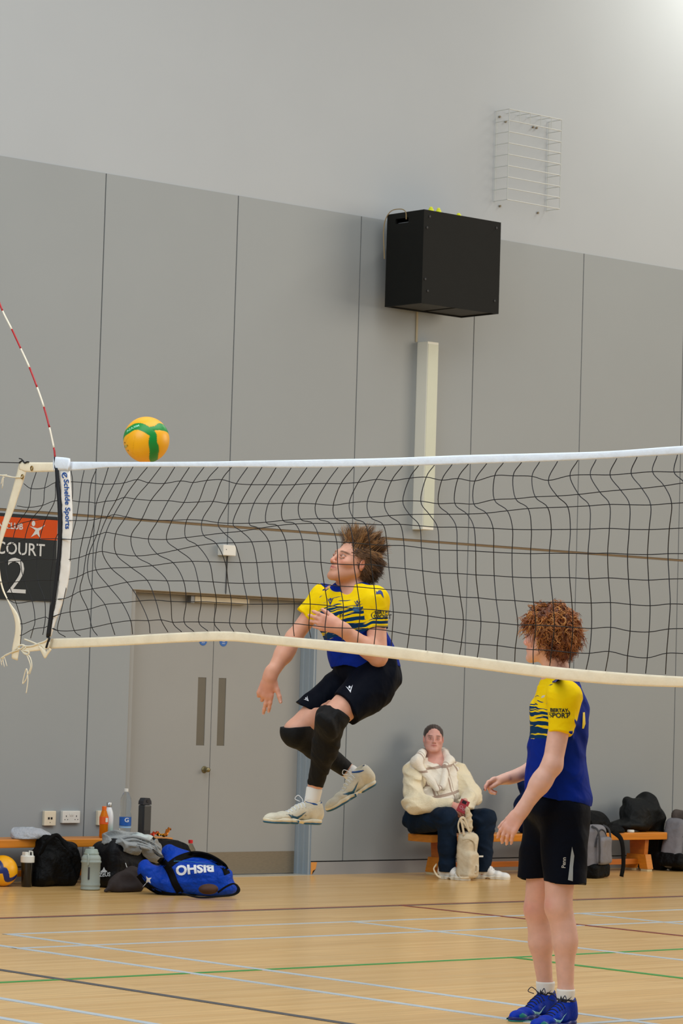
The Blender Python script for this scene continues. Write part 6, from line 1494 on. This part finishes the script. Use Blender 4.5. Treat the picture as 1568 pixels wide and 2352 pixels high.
MB().box((-.035, -.02, .215), (-.005, .02, .243), None, c, bev=.005).build('spout_cap', m_pl, t); MB().tube([c+np.array([.01, 0, .218]), c+np.array([.014, 0, .248]), c+np.array([.038, 0, .244]), c+np.array([.042, 0, .218])], .006, 8).build('carry_loop', m_pl, t)
c = onfloor(207, 2044); c[2] = 0; t = thing('water_jug', c, 'big pale grey ribbed water jug standing in front of the black bags', 'bottle')
m_jug = mat('pale_green_grey_plastic', (170, 180, 172), .35, trans=.15, var=.03)
MB().lathe([(.055, 0), (.068, .004), (.070, .012), (.066, .018), (.066, .028), (.070, .034), (.068, .042), (.066, .05), (.0655, .185), (.071, .19), (.071, .200), (.066, .205), (.067, .212), (.067, .222), (.060, .235), (.052, .243), (.045, .246)], c, 32).build('jug_body', m_jug, t, smooth=True)
MB().lathe([(.05, .243), (.052, .246), (.052, .258), (.047, .262), (.045, .275), (.040, .282), (.020, .284)], c, 28).build('lid', mat('sage_lid', (150, 164, 154), .4), t, smooth=True)
MB().box((-.016, -.012, .282), (.016, .012, .298), None, c, bev=.004).build('spout_cap', m_jug, t)
MB().box((-.055, -.050, .075), (-.045, -.040, .16), None, c, bev=.003).build('finger_slot', m_gbd, t)
strap(t, [c+np.array([-.05, -.03, .252]), c+np.array([-.058, -.05, .22]), c+np.array([-.06, -.045, .17])], .006, m_jug, 'handle', .5)
q = onfloor(133, 2036); q[2] = 0; q = q+np.array([0, .06, 0])
t, o_ = soft('holdall', q, 'slouched black sports bag between the shaker bottle and the water jug', 'bag', m_bag, [(rbox(q+[0, .0, .14], (.185, .095, .145), .07), 0), (ell(q+np.array([-.03, .0, .29]), (.10, .07, .06)), .05), (ell(q+np.array([.10, .0, .26]), (.09, .08, .05)), .05)], seed=62, amp=.024, sc=15, cuts=[(rbox((12.2, 17.60, .29), (1.5, .145, .04), .002), 0)])
strap(t, [q+np.array([-.16, -.06, .22]), q+np.array([-.13, -.10, .32]), q+np.array([-.04, -.08, .36]), q+np.array([.02, -.09, .30]), q+np.array([.08, -.11, .2])], .014, m_strap, 'handle', .3)
q = onfloor(316, 2040); q[2] = 0
m_bag2 = mat('black_nylon_navy', (8, 10, 15), .55, var=.15, vscale=9, bump=.6, bscale=14, bumpd=.005, spec=.25)
t, o_ = soft('holdall', q, 'black sports bag under the grey towel, behind the jug', 'bag', m_bag2, [(rbox(q+[-.02, .14, .16], (.22, .15, .16), .07), 0), (ell(q+np.array([.0, .12, .29]), (.16, .12, .07)), .06)], seed=64, amp=.016, sc=14, cuts=[(cap(c-[0, 0, .02], c+[0, 0, .26], .082), 0)])
V, T = text_mesh('ZEUS', .038, (1.1, 1), .001, dens=.012); bvz = bvh_of(o_); decal('bag_lettering', V, T, onY(240, 2009, q[1]-.1), (1, -.0, .02), (0, 0, 1), mat('grey_bag_print', (176, 182, 186), .5), t, bvz, depth=.3)
V, T = poly2([(-.03, -.01), (0, -.03), (.03, -.01), (.012, .0), (.0, .02), (-.012, .0)], .012); decal('bag_emblem', V, T, onY(238, 1998, q[1]-.1), (1, 0, 0), (0, 0, 1), mat('grey_bag_print', (176, 182, 186), .5), t, bvz, depth=.3)
strap(t, [onY(288, 1982, q[1]-.04), onY(294, 2000, q[1]-.05)], .003, mat('pale_piping', (200, 205, 205), .6), 'piping', .5)
qt = onY(298, 1937, q[1]+.10)
m_tow = mat('grey_jersey_cloth', (150, 154, 154), .85, var=.05, vscale=10, bump=.7, bscale=22, bumpd=.005, sheen=.2)
t, o_ = soft('hoodie', qt, 'crumpled light grey hoodie thrown over the black sports bag', 'clothing', m_tow, [(ell(qt+np.array([-.02, 0, .0]), (.19, .13, .055)), 0), (ell(qt+np.array([.04, -.04, -.03]), (.18, .12, .05)), .04), (ell(qt+np.array([.12, -.09, -.08]), (.09, .07, .05)), .04), (ell(qt+np.array([-.06, .04, .04]), (.13, .09, .035)), .03)], h=.005, seed=66, amp=.030, sc=30, part='cloth', cuts=[(grow(p_[0], -.016), 0) for p_ in PR['holdall64']])
for k in range(4):
    pts = [qt+np.array([-.19+.015*k, -.02-.03*k, .0-.005*k]), qt+np.array([-.08, -.11-.015*k, .045-.014*k]), qt+np.array([.06, -.14-.01*k, .035-.025*k]), qt+np.array([.17, -.12, -.03-.03*k])]
    pts = [p_+np.array([.012*math.sin(k*5+j*3), .01*math.cos(k*3+j), .010*math.sin(k*7+j*2)]) for j, p_ in enumerate(pts)]; MB().tube(crom(pts, 6), [.004+.007*abs(math.sin(i_*.23+k)) for i_ in range(19)], 8).build('fold', m_tow, t, smooth=True)
soft('', qt, '', '', mat('pale_lining', (196, 206, 204), .85, bump=.4, bscale=30), [(ell(qt+np.array([.06, -.05, .04]), (.09, .07, .03)), 0)], h=.005, seed=67, amp=.014, sc=40, part='lining', parent=t, plabel='paler inside of the hood')
q = onfloor(420, 2040); q[2] = 0; q = q+np.array([0, .35, 0])
t, o_ = soft('holdall', q, 'black bag behind the blue bag with snack wrappers on top', 'bag', m_bag, [(rbox(q+[.03, 0, .15], (.23, .14, .15), .07), 0), (ell(q+np.array([-.08, 0, .30]), (.10, .09, .065)), .05), (ell(q+np.array([.08, 0, .28]), (.13, .09, .06)), .05)], seed=68, amp=.02, sc=18, cuts=PR['holdall64'])
for i_, (dx, dz, cl, nm, rot) in enumerate(((-.03, .365, (206, 60, 24), 'red', .3), (.02, .362, (226, 156, 30), 'gold', -.2), (.09, .375, (214, 120, 28), 'orange', .9))):
    c = q+np.array([dx, -.03, dz]); t2 = thing('snack_wrapper', c, nm+' shiny snack wrapper on the black bag behind the blue bag', 'wrapper')
    n_ = 9; V_ = []; F_ = []
    for i in range(n_):
        for j in range(5): V_.append(c+np.array([(i/(n_-1)-.5)*.075*math.cos(rot), (j/4-.5)*.04, (i/(n_-1)-.5)*.075*math.sin(rot)+.010*math.sin(i*2.1+j)+.006*math.cos(j*2+i)]))
    for i in range(n_-1):
        for j in range(4): F_.append((i*5+j, i*5+j+1, (i+1)*5+j+1, (i+1)*5+j))
    o = mkobj('foil', V_, F_, mat('foil_'+nm, cl, .25, metal=.5, var=.2, vscale=40), t2, smooth=True); md = o.modifiers.new('t', 'SOLIDIFY'); md.thickness = .002
# brown-grey bag flap and blue club bag in front
q = onfloor(285, 2050); q[2] = 0
soft('cloth_bag', q, 'flat brown grey bag lying against the left side of the blue bag', 'bag', mat('brown_grey_cloth', (52, 44, 42), .7, var=.1, bump=.5, bscale=14, spec=.2), [(cap(q+np.array([-.13, .03, .02]), q+np.array([.12, .08, .09]), .022, .085, (0, 1, 0), .7), 0), (cap(q+np.array([-.02, .02, .02]), q+np.array([.16, .06, .03]), .03, .05), .04)], seed=70, amp=.020, sc=16, part='cloth')
q = onfloor(430, 2058); q[2] = 0
XR = nrm([CR[0], CR[1], 0]); YD = nrm([CD[0], CD[1], 0]); Bq = lambda a, b, c: q+XR*a+YD*b+np.array([0, 0, c])
m_bb = mat('bright_blue_nylon', (2, 62, 176), .5, var=.12, vscale=7, bump=.9, bscale=11, bumpd=.008, spec=.18)
t, o_ = soft('holdall', q, 'bright blue club sports bag with white upside-down lettering on the floor', 'bag', m_bb,
    [(rbox(Bq(.05, .14, .12), (.24, .15, .125), .09, np.array([nrm(XR+[0, 0, -.12]), YD, nrm(XR*.12+[0, 0, 1])])), 0), (cap(Bq(-.30, .06, .17), Bq(-.12, .04, .05), .065, .075), .03), (cap(Bq(-.14, .18, .30), Bq(-.06, .18, .24), .045, .06), .03), (ell(Bq(.25, .10, .06), (.10, .10, .065)), .06), (cap(Bq(-.2, .1, .1), Bq(0, .1, .12), .09, .1), .05)], seed=72, amp=.026, sc=12)
bvb = bvh_of(o_)
V, T = text_mesh('BISHO', .092, (1.0, 1.0), .004, dens=.012); decal('bag_lettering', -V, T, onY(450, 2003, q[1]+.02), nrm(XR+[0, 0, .16]), YD*.35+[0, 0, .94], m_whiteprint, t, bvb, depth=.35, off=.004)
V, T = poly2([(-.15, -.002), (.15, -.002), (.15, .002), (-.15, .002)], .02); decal('bag_line', V, T, onY(452, 1987, q[1]+.04), nrm(XR+[0, 0, .14]), YD*.5+[0, 0, .87], mat('teal_bag_print', (40, 130, 180), .5), t, bvb, depth=.35, off=.004)
V, T = poly2([(-.02, -.03), (.0, -.01), (.02, -.02), (.012, .004), (.024, .02), (.0, .016), (-.016, .03), (-.01, .006)], .012); decal('bag_emblem', V, T, at(334, 2028, 20.35), XR, (0, 0, 1), m_whiteprint, t, bvb, depth=.35, off=.004)
def wrapped(par, bv, pts, w, m=m_strap, name='strap', lift=.004):
    C_ = crom([(a, b) for a, b in pts], 6); L_ = []
    T_ = np.gradient(C_, axis=0); T_ /= np.linalg.norm(T_, axis=1)[:, None]+1e-9; last = None; V_ = []
    for (x, y), (tx, ty) in zip(C_, T_):
        for s_ in (-1, -.33, .33, 1):
            r_ = ray(x-ty*s_*w, y+tx*s_*w); h_ = bv.ray_cast(Vector(CC), Vector(nrm(r_)), 60)
            p_ = (np.array(h_[0])-nrm(r_)*lift) if h_[0] is not None else (CC+r_*last if last else at(x, y, 20.4))
            last = float((p_-CC)@CD); V_.append(p_)
    k = len(C_); V_ = np.array(V_); B_ = V_+CD*.008; n_ = len(V_)
    F_ = [(i*4+j, i*4+j+1, i*4+j+5, i*4+j+4) for i in range(k-1) for j in range(3)]
    F_ = F_+[tuple(n_+a for a in f[::-1]) for f in F_]+[(i*4, i*4+4, n_+i*4+4, n_+i*4) for i in range(k-1)]+[(i*4+3, n_+i*4+3, n_+i*4+7, i*4+7) for i in range(k-1)]
    return mkobj(name, np.concatenate([V_, B_]), F_, m, par, smooth=True)
wrapped(t, bvb, [(366, 1972), (382, 1988), (392, 2005), (402, 2030), (415, 2052)], 8)
wrapped(t, bvb, [(384, 1990), (410, 1972), (445, 1962), (480, 1968), (512, 1988), (522, 2008)], 7)
wrapped(t, bvb, [(318, 2010), (340, 2035), (372, 2052), (410, 2058), (450, 2060)], 6)
strap(t, [at(x_, y_, z_) for x_, y_, z_ in ((500, 2050, 20.42), (520, 2036, 20.42), (538, 2030, 20.42), (548, 2042, 20.38), (538, 2054, 20.36), (500, 2059, 20.32), (455, 2061, 20.30), (418, 2052, 20.32))], .012, m_strap, 'shoulder_strap', .35, nv=(0, -.5, 1))
soft('', q, '', '', mat('brown_mesh_panel', (70, 40, 22), .7), [(ell(at(478, 2042, 20.42), (.075, .05, .035)), 0)], h=.006, seed=75, amp=.003, part='mesh_pocket', parent=t, plabel='brown mesh pocket')
c = onfloor(478, 2035); c = np.array([c[0], c[1]+.22, 0]); t = thing('water_bottle', c, 'clear water bottle with red cap standing behind the blue bag', 'bottle')
MB().lathe([(.034, 0), (.040, .008), (.040, .12), (.038, .13), (.040, .14), (.040, .225), (.036, .25), (.018, .285), (.0125, .292), (.0125, .30)], c, 22).build('bottle_body', m_clear, t, smooth=True)
MB().lathe([(.0165, .294), (.0165, .316), (.013, .318)], c, 16).build('cap', mat('red_cap', (206, 20, 28), .4), t)
MB().lathe([(.0405, .15), (.0408, .19)], c, 22).build('label_wrap', mat('blue_bottle_label', (18, 92, 178), .4), t)
c = onfloor(507, 2030); c = np.array([c[0], c[1]+.1, 0]); t = thing('paper_cup', c, 'white paper cup half hidden behind the right side of the blue bag', 'cup')
MB().lathe([(.026, 0), (.028, .004), (.036, .10)], c, 20).build('cup_wall', m_pl, t, smooth=True); MB().lathe([(.038, .098), (.038, .108), (.034, .114)], c, 20).build('lid', m_cr, t)
